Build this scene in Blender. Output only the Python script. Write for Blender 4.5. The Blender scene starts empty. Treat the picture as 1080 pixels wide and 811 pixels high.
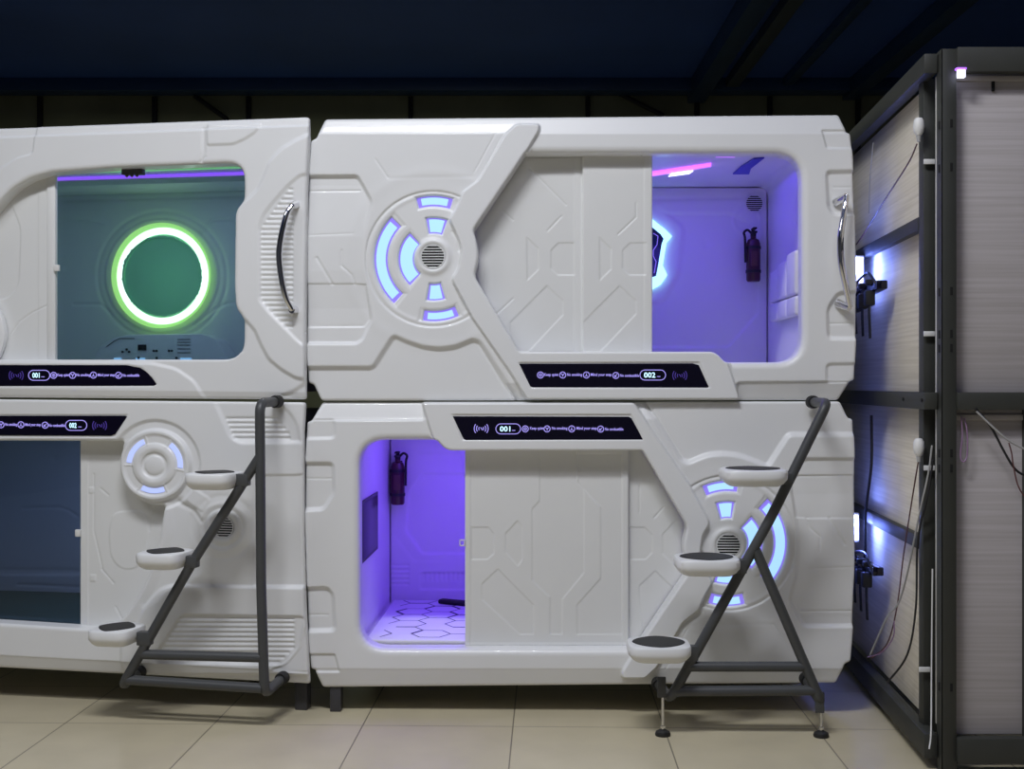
import bpy, bmesh, math, random
import numpy as np
from mathutils import Vector, Matrix
random.seed(7)
PI = math.pi
C = bpy.context.scene.collection
FPX, CX, CY, CAMY, CAMZ = 1295.0, 540.0, 405.5, -5.0, 1.35

# ------------------------------------------------------------------ materials
def mat(name, col, rough=0.5, metal=0.0, coat=0.0, noise=0.0, nscale=8.0, bump=0.0, bscale=200.0, emit=None, estr=0.0, spec=0.5):
    m = bpy.data.materials.new(name); m.use_nodes = True
    nt = m.node_tree; b = nt.nodes['Principled BSDF']
    b.inputs['Base Color'].default_value = (*col, 1)
    b.inputs['Roughness'].default_value = rough
    b.inputs['Metallic'].default_value = metal
    b.inputs['Coat Weight'].default_value = coat
    b.inputs['Specular IOR Level'].default_value = spec
    tc = nt.nodes.new('ShaderNodeTexCoord')
    if noise > 0:
        n = nt.nodes.new('ShaderNodeTexNoise'); n.inputs['Scale'].default_value = nscale; n.inputs['Detail'].default_value = 4
        nt.links.new(tc.outputs['Object'], n.inputs['Vector'])
        r = nt.nodes.new('ShaderNodeMapRange')
        r.inputs['To Min'].default_value = 1 - noise; r.inputs['To Max'].default_value = 1 + noise
        nt.links.new(n.outputs['Fac'], r.inputs['Value'])
        mx = nt.nodes.new('ShaderNodeVectorMath'); mx.operation = 'SCALE'
        mx.inputs[0].default_value = col
        nt.links.new(r.outputs['Result'], mx.inputs['Scale'])
        nt.links.new(mx.outputs['Vector'], b.inputs['Base Color'])
    if bump > 0:
        n2 = nt.nodes.new('ShaderNodeTexNoise'); n2.inputs['Scale'].default_value = bscale
        nt.links.new(tc.outputs['Object'], n2.inputs['Vector'])
        bp = nt.nodes.new('ShaderNodeBump'); bp.inputs['Strength'].default_value = bump; bp.inputs['Distance'].default_value = 0.002
        nt.links.new(n2.outputs['Fac'], bp.inputs['Height']); nt.links.new(bp.outputs['Normal'], b.inputs['Normal'])
    if emit:
        b.inputs['Emission Color'].default_value = (*emit, 1); b.inputs['Emission Strength'].default_value = estr
    return m

M = {}
M['white'] = mat('white_plastic', (.79, .80, .81), .38, coat=.15, noise=.03, nscale=3)
M['door'] = mat('door_plastic', (.76, .77, .77), .42, noise=.03, nscale=4)
M['body'] = mat('shell_back', (.45, .45, .46), .6, noise=.06)
M['cabin'] = mat('cabin_lining', (.80, .80, .82), .35, noise=.03, nscale=5)
M['black_gloss'] = mat('black_acrylic', (.004, .003, .012), .12, noise=.1)
M['black'] = mat('black_rubber', (.012, .012, .013), .6, noise=.2, nscale=30)
M['grey_metal'] = mat('painted_steel', (.060, .063, .066), .45, noise=.12, nscale=20, bump=.15)
M['chrome'] = mat('chrome', (.75, .75, .77), .08, metal=1, noise=.02)
M['rack'] = mat('rack_steel', (.036, .038, .033), .55, noise=.2, nscale=10)
M['foot'] = mat('foot_steel', (.045, .045, .052), .5, noise=.15)
M['lens'] = mat('light_lens', (.12, .2, .3), .4, emit=(.38, .67, 1.0), estr=1.1, noise=.02)
M['violet_glow'] = mat('violet_glow_edge', (.12, .1, .35), .4, emit=(.30, .22, 1.0), estr=.75, noise=.02)
M['lens_soft'] = mat('light_lens_soft', (.2, .22, .35), .4, emit=(.42, .52, 1.0), estr=.95, noise=.02)
M['glow_text'] = mat('display_text', (.05, .05, .2), .4, emit=(.44, .37, 1.0), estr=.9, noise=.02)
M['glow_num'] = mat('display_number', (.3, .5, .6), .4, emit=(.55, .85, 1.0), estr=1.5, noise=.02)
M['dim_text'] = mat('display_dim', (.05, .03, .2), .4, emit=(.10, .06, .45), estr=.35, noise=.02)
M['ring'] = mat('ring_lamp', (.6, .8, .5), .4, emit=(.85, 1.0, .72), estr=3.2, noise=.02)
M['ring_soft'] = mat('ring_diffuser', (.4, .7, .3), .4, emit=(.55, 1.0, .22), estr=1.15, noise=.02)
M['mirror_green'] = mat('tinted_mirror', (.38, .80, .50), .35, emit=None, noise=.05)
M['mirror_dark'] = mat('dark_mirror', (.03, .05, .09), .1, noise=.1)
M['hexglow'] = mat('hex_glow', (.5, .8, .9), .4, emit=(.35, .72, 1.0), estr=1.7, noise=.02)
M['violet_led'] = mat('violet_led', (.4, .2, .9), .4, emit=(.42, .12, 1.0), estr=1.3, noise=.02)
M['pink_led'] = mat('pink_led', (.6, .2, .9), .4, emit=(.62, .14, 1.0), estr=1.5, noise=.02)
M['green_reflection'] = mat('green_reflection', (.3, .5, .3), .4, emit=(.26, .62, .22), estr=.95, noise=.02)
M['white_led'] = mat('white_led', (.8, .8, 1), .4, emit=(.70, .72, 1.0), estr=3.0, noise=.02)
M['vent_shade'] = mat('vent_shade', (.05, .05, .5), .4, noise=.05)
M['red'] = mat('extinguisher_red', (.055, .004, .016), .35, coat=.2, noise=.05)
M['cushion'] = mat('cushion_leather', (.75, .75, .78), .5, noise=.04, bump=.2, bscale=80)
M['fabric'] = mat('mattress_fabric', (.80, .80, .84), .8, noise=.04, bump=.3, bscale=300)
M['fabric_line'] = mat('mattress_line', (.03, .02, .08), .8, noise=.1)
M['fabric_green'] = mat('mattress_green', (.03, .10, .09), .8, noise=.1, bump=.3)
M['clip'] = mat('clip_white', (.75, .75, .74), .5, noise=.05)
M['cable_black'] = mat('cable_black', (.012, .012, .016), .5, noise=.1)
M['cable_grey'] = mat('cable_grey', (.42, .42, .42), .5, noise=.1)
M['cable_red'] = mat('cable_red', (.10, .03, .03), .5, noise=.1)
M['cable_violet'] = mat('cable_violet', (.30, .18, .32), .5, noise=.1)
M['slot'] = mat('slot_shadow', (.006, .006, .006), .9, noise=.1)
M['edge_foam'] = mat('foam_edge', (.55, .54, .50), .8, noise=.15, nscale=20)
M['screen'] = mat('wall_screen', (.015, .012, .03), .25, noise=.1)

def glass_mat():
    m = bpy.data.materials.new('tinted_glass'); m.use_nodes = True; nt = m.node_tree
    for n in list(nt.nodes): nt.nodes.remove(n)
    o = nt.nodes.new('ShaderNodeOutputMaterial'); t = nt.nodes.new('ShaderNodeBsdfTransparent'); g = nt.nodes.new('ShaderNodeBsdfGlossy')
    t.inputs['Color'].default_value = (.66, .75, .80, 1); g.inputs['Roughness'].default_value = .03
    g.inputs['Color'].default_value = (.8, .9, 1, 1)
    f = nt.nodes.new('ShaderNodeFresnel'); f.inputs['IOR'].default_value = 1.45
    mx = nt.nodes.new('ShaderNodeMixShader')
    nt.links.new(f.outputs[0], mx.inputs[0]); nt.links.new(t.outputs[0], mx.inputs[1]); nt.links.new(g.outputs[0], mx.inputs[2])
    nt.links.new(mx.outputs[0], o.inputs['Surface'])
    return m
M['glass'] = glass_mat()

def striped_panel(name, c1, c2, scale):
    m = mat(name, c1, .7); nt = m.node_tree; b = nt.nodes['Principled BSDF']
    tc = nt.nodes['Texture Coordinate']
    mp = nt.nodes.new('ShaderNodeMapping'); mp.inputs['Scale'].default_value = (1.5, 1.5, scale)
    n = nt.nodes.new('ShaderNodeTexNoise'); n.inputs['Scale'].default_value = 1.0; n.inputs['Detail'].default_value = 5
    nt.links.new(tc.outputs['Object'], mp.inputs[0]); nt.links.new(mp.outputs[0], n.inputs['Vector'])
    r = nt.nodes.new('ShaderNodeValToRGB'); r.color_ramp.elements[0].position = .35; r.color_ramp.elements[1].position = .65
    r.color_ramp.elements[0].color = (*c1, 1); r.color_ramp.elements[1].color = (*c2, 1)
    nt.links.new(n.outputs['Fac'], r.inputs[0]); nt.links.new(r.outputs[0], b.inputs['Base Color'])
    return m
M['panel'] = striped_panel('ribbed_board', (.70, .64, .52), (.82, .76, .64), 90)
M['panel2'] = striped_panel('ribbed_board_grey', (.40, .37, .37), (.47, .44, .45), 90)

def tile_mat():
    m = mat('floor_tiles', (.5, .47, .36), .28); nt = m.node_tree; b = nt.nodes['Principled BSDF']; tc = nt.nodes['Texture Coordinate']
    mp = nt.nodes.new('ShaderNodeMapping'); mp.inputs['Rotation'].default_value = (0, 0, math.radians(1.6))
    mp.inputs['Location'].default_value = (-.008, .153, 0)
    br = nt.nodes.new('ShaderNodeTexBrick'); br.offset = 0; br.squash = 1
    br.inputs['Color1'].default_value = (.62, .555, .39, 1); br.inputs['Color2'].default_value = (.585, .52, .365, 1)
    br.inputs['Mortar'].default_value = (.22, .19, .14, 1); br.inputs['Scale'].default_value = 1
    br.inputs['Mortar Size'].default_value = .0028; br.inputs['Mortar Smooth'].default_value = .2
    br.inputs['Brick Width'].default_value = .595; br.inputs['Row Height'].default_value = .595
    nt.links.new(tc.outputs['Object'], mp.inputs[0]); nt.links.new(mp.outputs[0], br.inputs['Vector'])
    n = nt.nodes.new('ShaderNodeTexNoise'); n.inputs['Scale'].default_value = 3.5; n.inputs['Detail'].default_value = 8
    nt.links.new(tc.outputs['Object'], n.inputs['Vector'])
    mr = nt.nodes.new('ShaderNodeMapRange'); mr.inputs['To Min'].default_value = .82; mr.inputs['To Max'].default_value = 1.14
    nt.links.new(n.outputs['Fac'], mr.inputs['Value'])
    v = nt.nodes.new('ShaderNodeVectorMath'); v.operation = 'SCALE'
    nt.links.new(br.outputs['Color'], v.inputs[0]); nt.links.new(mr.outputs[0], v.inputs['Scale']); nt.links.new(v.outputs[0], b.inputs['Base Color'])
    return m
M['floor'] = tile_mat()
M['ceiling'] = mat('ceiling_blue', (.045, .11, .46), .5, noise=.35, nscale=.5)
M['beam'] = mat('beam_blue', (.02, .055, .16), .35, noise=.3, nscale=1.2)
M['beam_grey'] = mat('beam_grey', (.06, .075, .11), .4, noise=.3, nscale=1.2)
M['wallback'] = mat('wall_dark', (.20, .21, .14), .6, noise=.6, nscale=.9)
M['wallmid'] = mat('wall_grey', (.16, .17, .20), .8, noise=.1)
M['seam'] = mat('wall_seam', (.012, .014, .02), .7, noise=.1)

# ------------------------------------------------------------------ object helpers
def prop(o, label=None, cat=None, group=None, kind=None):
    if label: o['label'] = label
    if cat: o['category'] = cat
    if group: o['group'] = group
    if kind: o['kind'] = kind
    return o
def link(name, me, mats, parent=None, smooth=False):
    o = bpy.data.objects.new(name, me); C.objects.link(o)
    for m in (mats if isinstance(mats, (list, tuple)) else [mats]): me.materials.append(m)
    if parent is not None: o.parent = parent
    if smooth: me.polygons.foreach_set('use_smooth', [True] * len(me.polygons))
    return o
def thing(name, loc, rz, label, cat, group=None):
    o = bpy.data.objects.new(name, None); C.objects.link(o); o.location = loc; o.rotation_euler = (0, 0, rz)
    o.empty_display_size = .05
    return prop(o, label, cat, group)

class MB:
    def __init__(s): s.v = []; s.f = []; s.m = []
    def add(s, vs, fs, mi=0):
        k = len(s.v); s.v += [tuple(v) for v in vs]; s.f += [tuple(i + k for i in f) for f in fs]; s.m += [mi] * len(fs)
    def bm(s, b, mi=0):
        b.verts.index_update(); s.add([v.co[:] for v in b.verts], [[v.index for v in f.verts] for f in b.faces], mi); b.free()
    def box(s, a, b_, bev=0.0, mi=0, mtx=None, seg=2):
        b = bmesh.new(); bmesh.ops.create_cube(b, size=1)
        c = [(a[i] + b_[i]) / 2 for i in range(3)]; d = [abs(b_[i] - a[i]) for i in range(3)]
        for v in b.verts: v.co = Vector([c[i] + v.co[i] * d[i] for i in range(3)])
        if bev > 0: bmesh.ops.bevel(b, geom=b.edges[:], offset=min(bev, min(d) * .45), segments=seg, profile=.5, affect='EDGES')
        if mtx is not None: b.transform(mtx)
        s.bm(b, mi); return s
    def tube(s, path, r, n=14, mi=0, cap=True):
        P = [Vector(p) for p in path]; rings = []; up = None
        for i, p in enumerate(P):
            t = (P[min(i + 1, len(P) - 1)] - P[max(i - 1, 0)]).normalized()
            if up is None:
                up = t.orthogonal().normalized()
            else:
                up = (up - t * up.dot(t)).normalized()
            sd = t.cross(up); rr = r[i] if isinstance(r, (list, tuple)) else r
            rings.append([p + (up * math.cos(2 * PI * k / n) + sd * math.sin(2 * PI * k / n)) * rr for k in range(n)])
        vs = [v for R in rings for v in R]; fs = []
        for i in range(len(P) - 1):
            for k in range(n):
                a = i * n + k; b = i * n + (k + 1) % n; fs.append((a, b, b + n, a + n))
        if cap: fs.append(tuple(range(n))[::-1]); fs.append(tuple(range((len(P) - 1) * n, len(P) * n)))
        s.add(vs, fs, mi); return s
    def prism(s, poly, d0, d1, mi=0, bev=0.0):
        """poly in (u,z), extruded in depth from d0 (front) to d1"""
        b = bmesh.new(); vs = [b.verts.new((p[0], d0, p[1])) for p in poly]; f = b.faces.new(vs)
        f.normal_update()
        if f.normal.y > 0: f.normal_flip()
        r = bmesh.ops.extrude_face_region(b, geom=[f])
        for e in r['geom']:
            if isinstance(e, bmesh.types.BMVert): e.co.y = d1
        bmesh.ops.recalc_face_normals(b, faces=b.faces[:])
        if bev > 0:
            ed = [e for e in b.edges if abs(e.verts[0].co.y - d0) < 1e-6 and abs(e.verts[1].co.y - d0) < 1e-6]
            bmesh.ops.bevel(b, geom=ed, offset=bev, segments=2, profile=.5, affect='EDGES')
        s.bm(b, mi); return s
    def lathe(s, prof, org, ax=(0, 0, 1), n=24, mi=0, ring=False):
        ax = Vector(ax).normalized(); e1 = ax.orthogonal().normalized(); e2 = ax.cross(e1); org = Vector(org); vs = []; fs = []
        for (r, h) in prof:
            for k in range(n): vs.append(org + ax * h + (e1 * math.cos(2 * PI * k / n) + e2 * math.sin(2 * PI * k / n)) * max(r, 1e-5))
        for i in range(len(prof) - (0 if ring else 1)):
            i2 = (i + 1) % len(prof)
            for k in range(n): fs.append((i * n + k, i * n + (k + 1) % n, i2 * n + (k + 1) % n, i2 * n + k))
        if not ring: fs.append(tuple(range(n))[::-1]); fs.append(tuple(range((len(prof) - 1) * n, len(prof) * n)))
        s.add(vs, fs, mi); return s
    def build(s, name, mats, parent=None, smooth=True, ang=35):
        me = bpy.data.meshes.new(name); me.from_pydata(s.v, [], s.f); me.polygons.foreach_set('material_index', s.m); me.validate(); me.update()
        b = bmesh.new(); b.from_mesh(me); bmesh.ops.recalc_face_normals(b, faces=b.faces[:]); b.to_mesh(me); b.free()
        o = link(name, me, mats, parent, smooth)
        if smooth: me.set_sharp_from_angle(angle=math.radians(ang))
        return o

def fillet(pts, r, n=6):
    """round the inner corners of an open 3-D path"""
    P = [Vector(p) for p in pts]; out = [P[0]]
    for i in range(1, len(P) - 1):
        a, b, c = P[i - 1], P[i], P[i + 1]
        k = min(r, (a - b).length * .48, (c - b).length * .48)
        p0 = b + (a - b).normalized() * k; p1 = b + (c - b).normalized() * k
        for j in range(n + 1):
            t = j / n; out.append(p0 * (1 - t) ** 2 + b * 2 * t * (1 - t) + p1 * t * t)
    out.append(P[-1]); return out
def catmull(pts, n=8):
    P = [Vector(p) for p in pts]; P = [P[0] * 2 - P[1]] + P + [P[-1] * 2 - P[-2]]; out = []
    for i in range(1, len(P) - 2):
        for j in range(n):
            t = j / n; a, b, c, d = P[i - 1], P[i], P[i + 1], P[i + 2]
            out.append(.5 * ((2 * b) + (c - a) * t + (2 * a - 5 * b + 4 * c - d) * t * t + (3 * b - a - 3 * c + d) * t ** 3))
    out.append(P[-2]); return out
def rnd(pts, r, n=4):
    """round all corners of a closed 2-D polygon; r scalar or per point"""
    out = []; N = len(pts)
    for i in range(N):
        b = np.array(pts[i], float); a = np.array(pts[i - 1], float); c = np.array(pts[(i + 1) % N], float)
        rr = r[i] if isinstance(r, (list, tuple)) else r
        la = np.linalg.norm(a - b); lc = np.linalg.norm(c - b); k = min(rr, la * .48, lc * .48)
        if k < .05: out.append(tuple(b)); continue
        p0 = b + (a - b) / la * k; p1 = b + (c - b) / lc * k
        for j in range(n + 1):
            t = j / n; out.append(tuple(p0 * (1 - t) ** 2 + b * 2 * t * (1 - t) + p1 * t * t))
    return out

# ------------------------------------------------------------------ measured facade planes: photograph pixel -> place in the pod's own frame
class Frame:
    def __init__(s, ox, oy, ang, z0): s.o = (ox, oy); s.a = ang; s.z0 = z0; s.c = math.cos(ang); s.s = math.sin(ang)
    def loc(s, px, py, d=0.0):
        """local (u, d, z) of the point at depth d behind the facade that the photo shows at px,py"""
        kx = (px - CX) / FPX; kz = -(py - CY) / FPX
        # world = (kx*t, CAMY+t); local depth = (x-ox)*s + (y-oy)*c
        t = (d + s.o[0] * s.s - (CAMY - s.o[1]) * s.c) / (kx * s.s + s.c)
        x = kx * t - s.o[0]; y = CAMY + t - s.o[1]
        return (x * s.c - y * s.s, d, CAMZ + kz * t - s.z0)
    def pix(s, u, d, z):
        x = s.o[0] + u * s.c + d * s.s; y = s.o[1] - u * s.s + d * s.c
        t = y - CAMY
        return CX + FPX * x / t, CY - FPX * (z + s.z0 - CAMZ) / t, t
    def P(s, pts, d=0.0): return [(lambda q: (q[0], q[2]))(s.loc(p[0], p[1], d)) for p in pts]
    def root(s): return (s.o[0], s.o[1], s.z0)

ZSPLIT = CAMZ - (423 - CY) * 5 / FPX
FR_U = Frame(.28, 0, math.radians(1.6), ZSPLIT); FR_L = Frame(.28, 0, math.radians(1.6), 0)
FL_U = Frame(-.83, 0, math.radians(9.5), ZSPLIT); FL_L = Frame(-.83, 0, math.radians(9.5), 0)

# ------------------------------------------------------------------ signed distance relief
def sdpoly(x, y, pts):
    P = np.array(pts, float); N = len(P)
    d = np.full(x.shape, 1e18); sgn = np.ones(x.shape)
    for i in range(N):
        a = P[i]; b = P[i - 1]; ex, ey = b - a; wx = x - a[0]; wy = y - a[1]
        t = np.clip((wx * ex + wy * ey) / (ex * ex + ey * ey + 1e-12), 0, 1)
        bx = wx - ex * t; by = wy - ey * t; d = np.minimum(d, bx * bx + by * by)
        c1 = y >= a[1]; c2 = y < b[1]; c3 = ex * wy > ey * wx
        m = (c1 & c2 & c3) | (~c1 & ~c2 & ~c3); sgn = np.where(m, -sgn, sgn)
    return sgn * np.sqrt(d)
def sdline(x, y, pts):
    d = np.full(x.shape, 1e18)
    for a, b in zip(pts[:-1], pts[1:]):
        ex, ey = b[0] - a[0], b[1] - a[1]; wx = x - a[0]; wy = y - a[1]
        t = np.clip((wx * ex + wy * ey) / (ex * ex + ey * ey + 1e-12), 0, 1)
        d = np.minimum(d, (wx - ex * t) ** 2 + (wy - ey * t) ** 2)
    return np.sqrt(d)
def S(t): t = np.clip(t, 0, 1); return t * t * (3 - 2 * t)
class HF:
    def __init__(s, x, y): s.x = x; s.y = y; s.h = np.zeros(x.shape)
    def _m(s, pts, pad):
        P = np.array(pts); a = P.min(0) - pad; b = P.max(0) + pad
        return np.nonzero((s.x > a[0]) & (s.x < b[0]) & (s.y > a[1]) & (s.y < b[1]))
    def _w(s, pts, ramp):
        m = s._m(pts, ramp); sd = sdpoly(s.x[m], s.y[m], pts); return m, S(.5 - sd / ramp)
    def add(s, pts, dh, ramp=3):
        m, w = s._w(pts, ramp); s.h[m] += dh * w * (1 if np.isscalar(dh) else 1)
    def put(s, pts, val, ramp=3):
        m, w = s._w(pts, ramp); s.h[m] = s.h[m] * (1 - w) + val * w
    def groove(s, pts, w=1.2, dep=3):
        m = s._m(pts, w * 3); d = sdline(s.x[m], s.y[m], pts); s.h[m] -= dep * np.exp(-(d / w) ** 2)
    def ring(s, c, r0, r1, dh, ramp=2):
        r = np.hypot(s.x - c[0], s.y - c[1]); sd = np.maximum(r - r1, r0 - r); s.h += dh * S(.5 - sd / ramp)
    def bump(s, c, r0, w, dh):
        r = np.hypot(s.x - c[0], s.y - c[1]); s.h += dh * np.exp(-((r - r0) / w) ** 2)
    def sector(s, c, r0, r1, a0, a1, dh, ramp=2):
        dx = s.x - c[0]; dy = -(s.y - c[1]); r = np.hypot(dx, dy); am = math.radians((a0 + a1) / 2); hw = math.radians((a1 - a0) / 2)
        da = np.abs((np.arctan2(dy, dx) - am + PI) % (2 * PI) - PI) - hw
        sd = np.maximum(np.maximum(r - r1, r0 - r), da * np.minimum(r, r1)); s.h += dh * S(.5 - sd / ramp)

def hfield(name, fr, d0, bbox, step, Hf, psif, parent, m, backf):
    c = [fr.loc(px, py, d0) for px in (bbox[0], bbox[2]) for py in (bbox[1], bbox[3])]
    u0, u1 = min(q[0] for q in c), max(q[0] for q in c); z0, z1 = min(q[2] for q in c), max(q[2] for q in c)
    nu = int((u1 - u0) / step) + 2; nz = int((z1 - z0) / step) + 2
    U, Z = np.meshgrid(np.linspace(u0, u1, nu), np.linspace(z0, z1, nz), indexing='ij')
    X, Y, T = fr.pix(U, d0, Z)
    psi = psif(X, Y)
    cen = (psi[:-1, :-1] + psi[1:, :-1] + psi[1:, 1:] + psi[:-1, 1:]) / 4; keep = cen < 0
    near = np.zeros(psi.shape, bool); kk = np.zeros((nu + 1, nz + 1), bool); kk[1:-1, 1:-1] = keep
    used = kk[:-1, :-1] | kk[1:, :-1] | kk[:-1, 1:] | kk[1:, 1:]; full = kk[:-1, :-1] & kk[1:, :-1] & kk[:-1, 1:] & kk[1:, 1:]
    bd = used & ~full
    px = X[bd]; py = Y[bd]
    for _ in range(2):
        p0 = psif(px, py); gx = (psif(px + .25, py) - psif(px - .25, py)) / .5; gy = (psif(px, py + .25) - psif(px, py - .25)) / .5
        g2 = np.maximum(gx * gx + gy * gy, .3); px = px - p0 * gx / g2; py = py - p0 * gy / g2
    dx = np.clip(px - X[bd], -1.2, 1.2); dy = np.clip(py - Y[bd], -1.2, 1.2)
    U[bd] += dx * T[bd] / FPX; Z[bd] -= dy * T[bd] / FPX; X[bd] += dx; Y[bd] += dy
    h = np.zeros(X.shape); h[used] = Hf(X[used], Y[used]) * .001
    idx = -np.ones(X.shape, int); idx[used] = np.arange(used.sum())
    V = np.stack([U[used], d0 - h[used], Z[used]], 1)
    I, J = np.nonzero(keep)
    F = np.stack([idx[I, J], idx[I + 1, J], idx[I + 1, J + 1], idx[I, J + 1]], 1)
    # boundary walls
    E = []
    for (a, b, n1) in ((F[:, 0], F[:, 1], 0), (F[:, 1], F[:, 2], 1), (F[:, 2], F[:, 3], 2), (F[:, 3], F[:, 0], 3)):
        nb = {0: kk[I + 1, J], 1: kk[I + 2, J + 1], 2: kk[I + 1, J + 2], 3: kk[I, J + 1]}[n1]
        E.append(np.stack([a[~nb], b[~nb]], 1))
    E = np.concatenate(E)
    uq, inv = np.unique(E.ravel(), return_inverse=True); inv = inv.reshape(E.shape); k = len(V); nq = len(uq)
    Vf = V[uq].copy(); Vb = V[uq].copy(); Vb[:, 1] = backf(X[used][uq], Y[used][uq])
    W = np.stack([k + inv[:, 1], k + inv[:, 0], k + nq + inv[:, 0], k + nq + inv[:, 1]], 1)
    V = np.concatenate([V, Vf, Vb]); F = np.concatenate([F, W])
    me = bpy.data.meshes.new(name); me.vertices.add(len(V)); me.vertices.foreach_set('co', V.astype(np.float32).ravel())
    me.loops.add(F.size); me.loops.foreach_set('vertex_index', F.astype(np.int32).ravel())
    me.polygons.add(len(F)); me.polygons.foreach_set('loop_start', np.arange(0, F.size, 4, dtype=np.int32))
    me.polygons.foreach_set('use_smooth', np.ones(len(F), bool)); me.update(calc_edges=True)
    return link(name, me, m, parent)

def lip(sd, r, dep):
    """rounded fall-off near an edge; sd = distance from the edge into the material"""
    t = np.clip(sd / r, 0, 1); return dep * (1 - np.sqrt(np.maximum(1 - (1 - t) ** 2, 0)))

STEP = .0028
# ================================================================= RIGHT-HAND POD DESIGN (upper: as traced; lower: the same shell turned 180 degrees)
C_OUT = rnd([(342, 124.5), (886, 119.5), (893.5, 139), (897.5, 140), (900, 165), (902, 230), (904, 300), (903.5, 360), (901.5, 401), (897, 402), (886, 422),
             (338, 422.5), (329.5, 405), (324.5, 404), (323, 370), (323, 250), (325, 180), (327.5, 148), (333.5, 146)], 3)
C_OPEN = rnd([(554, 161.5), (846, 161.5), (846.5, 382), (764, 382), (754, 371), (547.5, 371), (500, 291), (504.5, 272), (503, 256), (499, 243)],
             [1, 30, 30, 3, 14, 3, 6, 10, 8, 4], 8)
C_ARM = rnd([(545, 131), (569, 131), (569, 138), (505, 243), (510, 258), (510, 272), (505, 291), (551, 366), (758, 366), (768, 384), (780, 421.5),
             (556, 421.5), (537, 391), (498, 335), (476, 294), (484, 283), (487, 262), (481, 246), (474, 232), (484, 214), (488, 203), (505, 190), (533, 142)],
            [3, 4, 3, 4, 4, 4, 4, 3, 12, 6, 3, 3, 3, 3, 6, 6, 6, 6, 3, 3, 3, 3, 3])
DC = (457, 273)
SEG = [(50, 61.5, 137, 226), (21.5, 36, 134, 226), (57, 66, 74, 104), (28, 43, 72, 99), (27, 43, 262, 285), (56, 64.5, 262, 292)]
def H_C(x, y):
    f = HF(x, y)
    f.h -= 24 * np.clip((140 - y) / 21, 0, 1) + 2 * S((141.5 - y) / 2)
    f.h -= 22 * np.clip((y - 405) / 17, 0, 1) + 2 * S((y - 403) / 3)
    # left recess beside the dial
    m, w = f._w(rnd([(300, 186), (377, 185.5), (392, 212), (385, 240), (383, 270), (385, 300), (392, 337), (382, 358), (376, 362), (300, 362)], 4), 5)
    yy = y[m]; dep = 3 + 14 * np.clip((250 - yy) / 55, 0, 1) + 9 * np.clip((yy - 285) / 40, 0, 1); f.h[m] -= dep * w
    f.add([(300, 299), (350, 299), (373, 299), (386, 300), (390, 337), (384, 344), (300, 344)], -4, 2.5)
    f.groove([(334, 272), (350, 299)], 1.3, 4); f.groove([(360, 264), (360, 280), (371, 290), (374, 299)], 1.1, 3)
    f.groove([(322, 201), (379, 200.5)], .9, 2.5); f.groove([(322, 344.5), (382, 344)], 1, 2.5); f.groove([(324, 248), (372, 246)], .9, 1.2)
    # low ground under the ridge
    f.put(rnd([(300, 388), (393, 388), (415, 354), (428, 360), (446, 366), (463, 368), (480, 366), (499, 358), (506, 361), (545, 425), (545, 460), (300, 460)], 5), 0, 1)
    f.h -= 0
    m, w = f._w(rnd([(300, 388), (393, 388), (415, 354), (428, 360), (446, 366), (463, 368), (480, 366), (499, 358), (506, 361), (545, 425), (545, 404), (300, 404)], 5), 7)
    m2, w2 = f._w(rnd([(300, 388), (393, 388), (415, 354), (428, 360), (446, 366), (463, 368), (480, 366), (499, 358), (506, 361), (550, 428), (550, 460), (300, 460)], 5), 7)
    f.h[m2] -= 17 * w2
    f.h -= np.where(y > 403, 0, 0)
    b = (x < 555) & (y > 400); f.h[b] -= 0
    # embossed tick lines
    f.groove([(396, 168), (409, 187)], 1, 2); f.groove([(523, 140), (500, 182)], .9, 1.6); f.groove([(530, 142), (508, 184)], .9, 1.6); f.groove([(410, 188), (500, 186)], 2, .8)
    # dial
    f.ring(DC, 0, 70, -5, 2.5); f.bump(DC, 71, 1.3, -6); f.bump(DC, 67.5, 2.4, 2.5); f.bump(DC, 92, 6, 1.5)
    f.sector(DC, 46.5, 64, 130, 232, -4, 4); f.sector(DC, 22, 40, 128, 232, -3, 4)
    f.sector(DC, 54, 68.5, 66, 108, -3, 3); f.sector(DC, 53, 67, 256, 297, -4, 4)
    for (r0, r1, a0, a1) in SEG: f.sector(DC, r0 - 1.2, r1 + 1.2, a0 - 2, a1 + 2, -13, 2.4)
    # arm, panel frame
    f.put(C_ARM, 17, 3)
    f.groove([(504, 361), (526, 398), (541, 421)], 1.2, 3)
    f.groove([(477, 244), (483, 254), (484, 264)], 1.2, 5)
    f.bump((456.5, 270.5), 16, 3.6, 9); f.ring((456.5, 270.5), 0, 12.8, -9 - 0, 1.6)
    f.put([(547, 382.5), (737, 382), (748, 409), (560, 409)], 12, 2)
    # right-hand side pockets
    f.add(rnd([(872, 181), (930, 180), (930, 224), (880, 226), (874, 219)], 5), -15, 6); f.groove([(880, 197), (903, 197)], .9, 2)
    f.add(rnd([(873, 326), (884, 309), (930, 307), (930, 357), (874, 357)], 5), -14, 6); f.groove([(876, 341), (903, 341)], .9, 2)
    f.add(rnd([(872, 384), (930, 383), (930, 402), (872, 403)], 5), -9, 5)
    f.add(rnd([(867, 137), (930, 137), (930, 156), (872, 156)], 2), -8, 3)
    # pocket under the window
    m, w = f._w(rnd([(777, 403), (930, 402), (930, 440), (786, 440), (779, 420)], 4), 3); f.h[m] -= 9 * w
    # edges
    so = sdpoly(x, y, C_OUT); sp = sdpoly(x, y, C_OPEN); sa = sdpoly(x, y, C_ARM)
    f.h -= lip(-so, 3.0, 9)
    f.h -= np.where(sa < 3, lip(sp, 2.6, 8), lip(sp, 8, 26))
    return f.h
def psi_C(x, y): return np.maximum(sdpoly(x, y, C_OUT), -sdpoly(x, y, C_OPEN))
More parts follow.
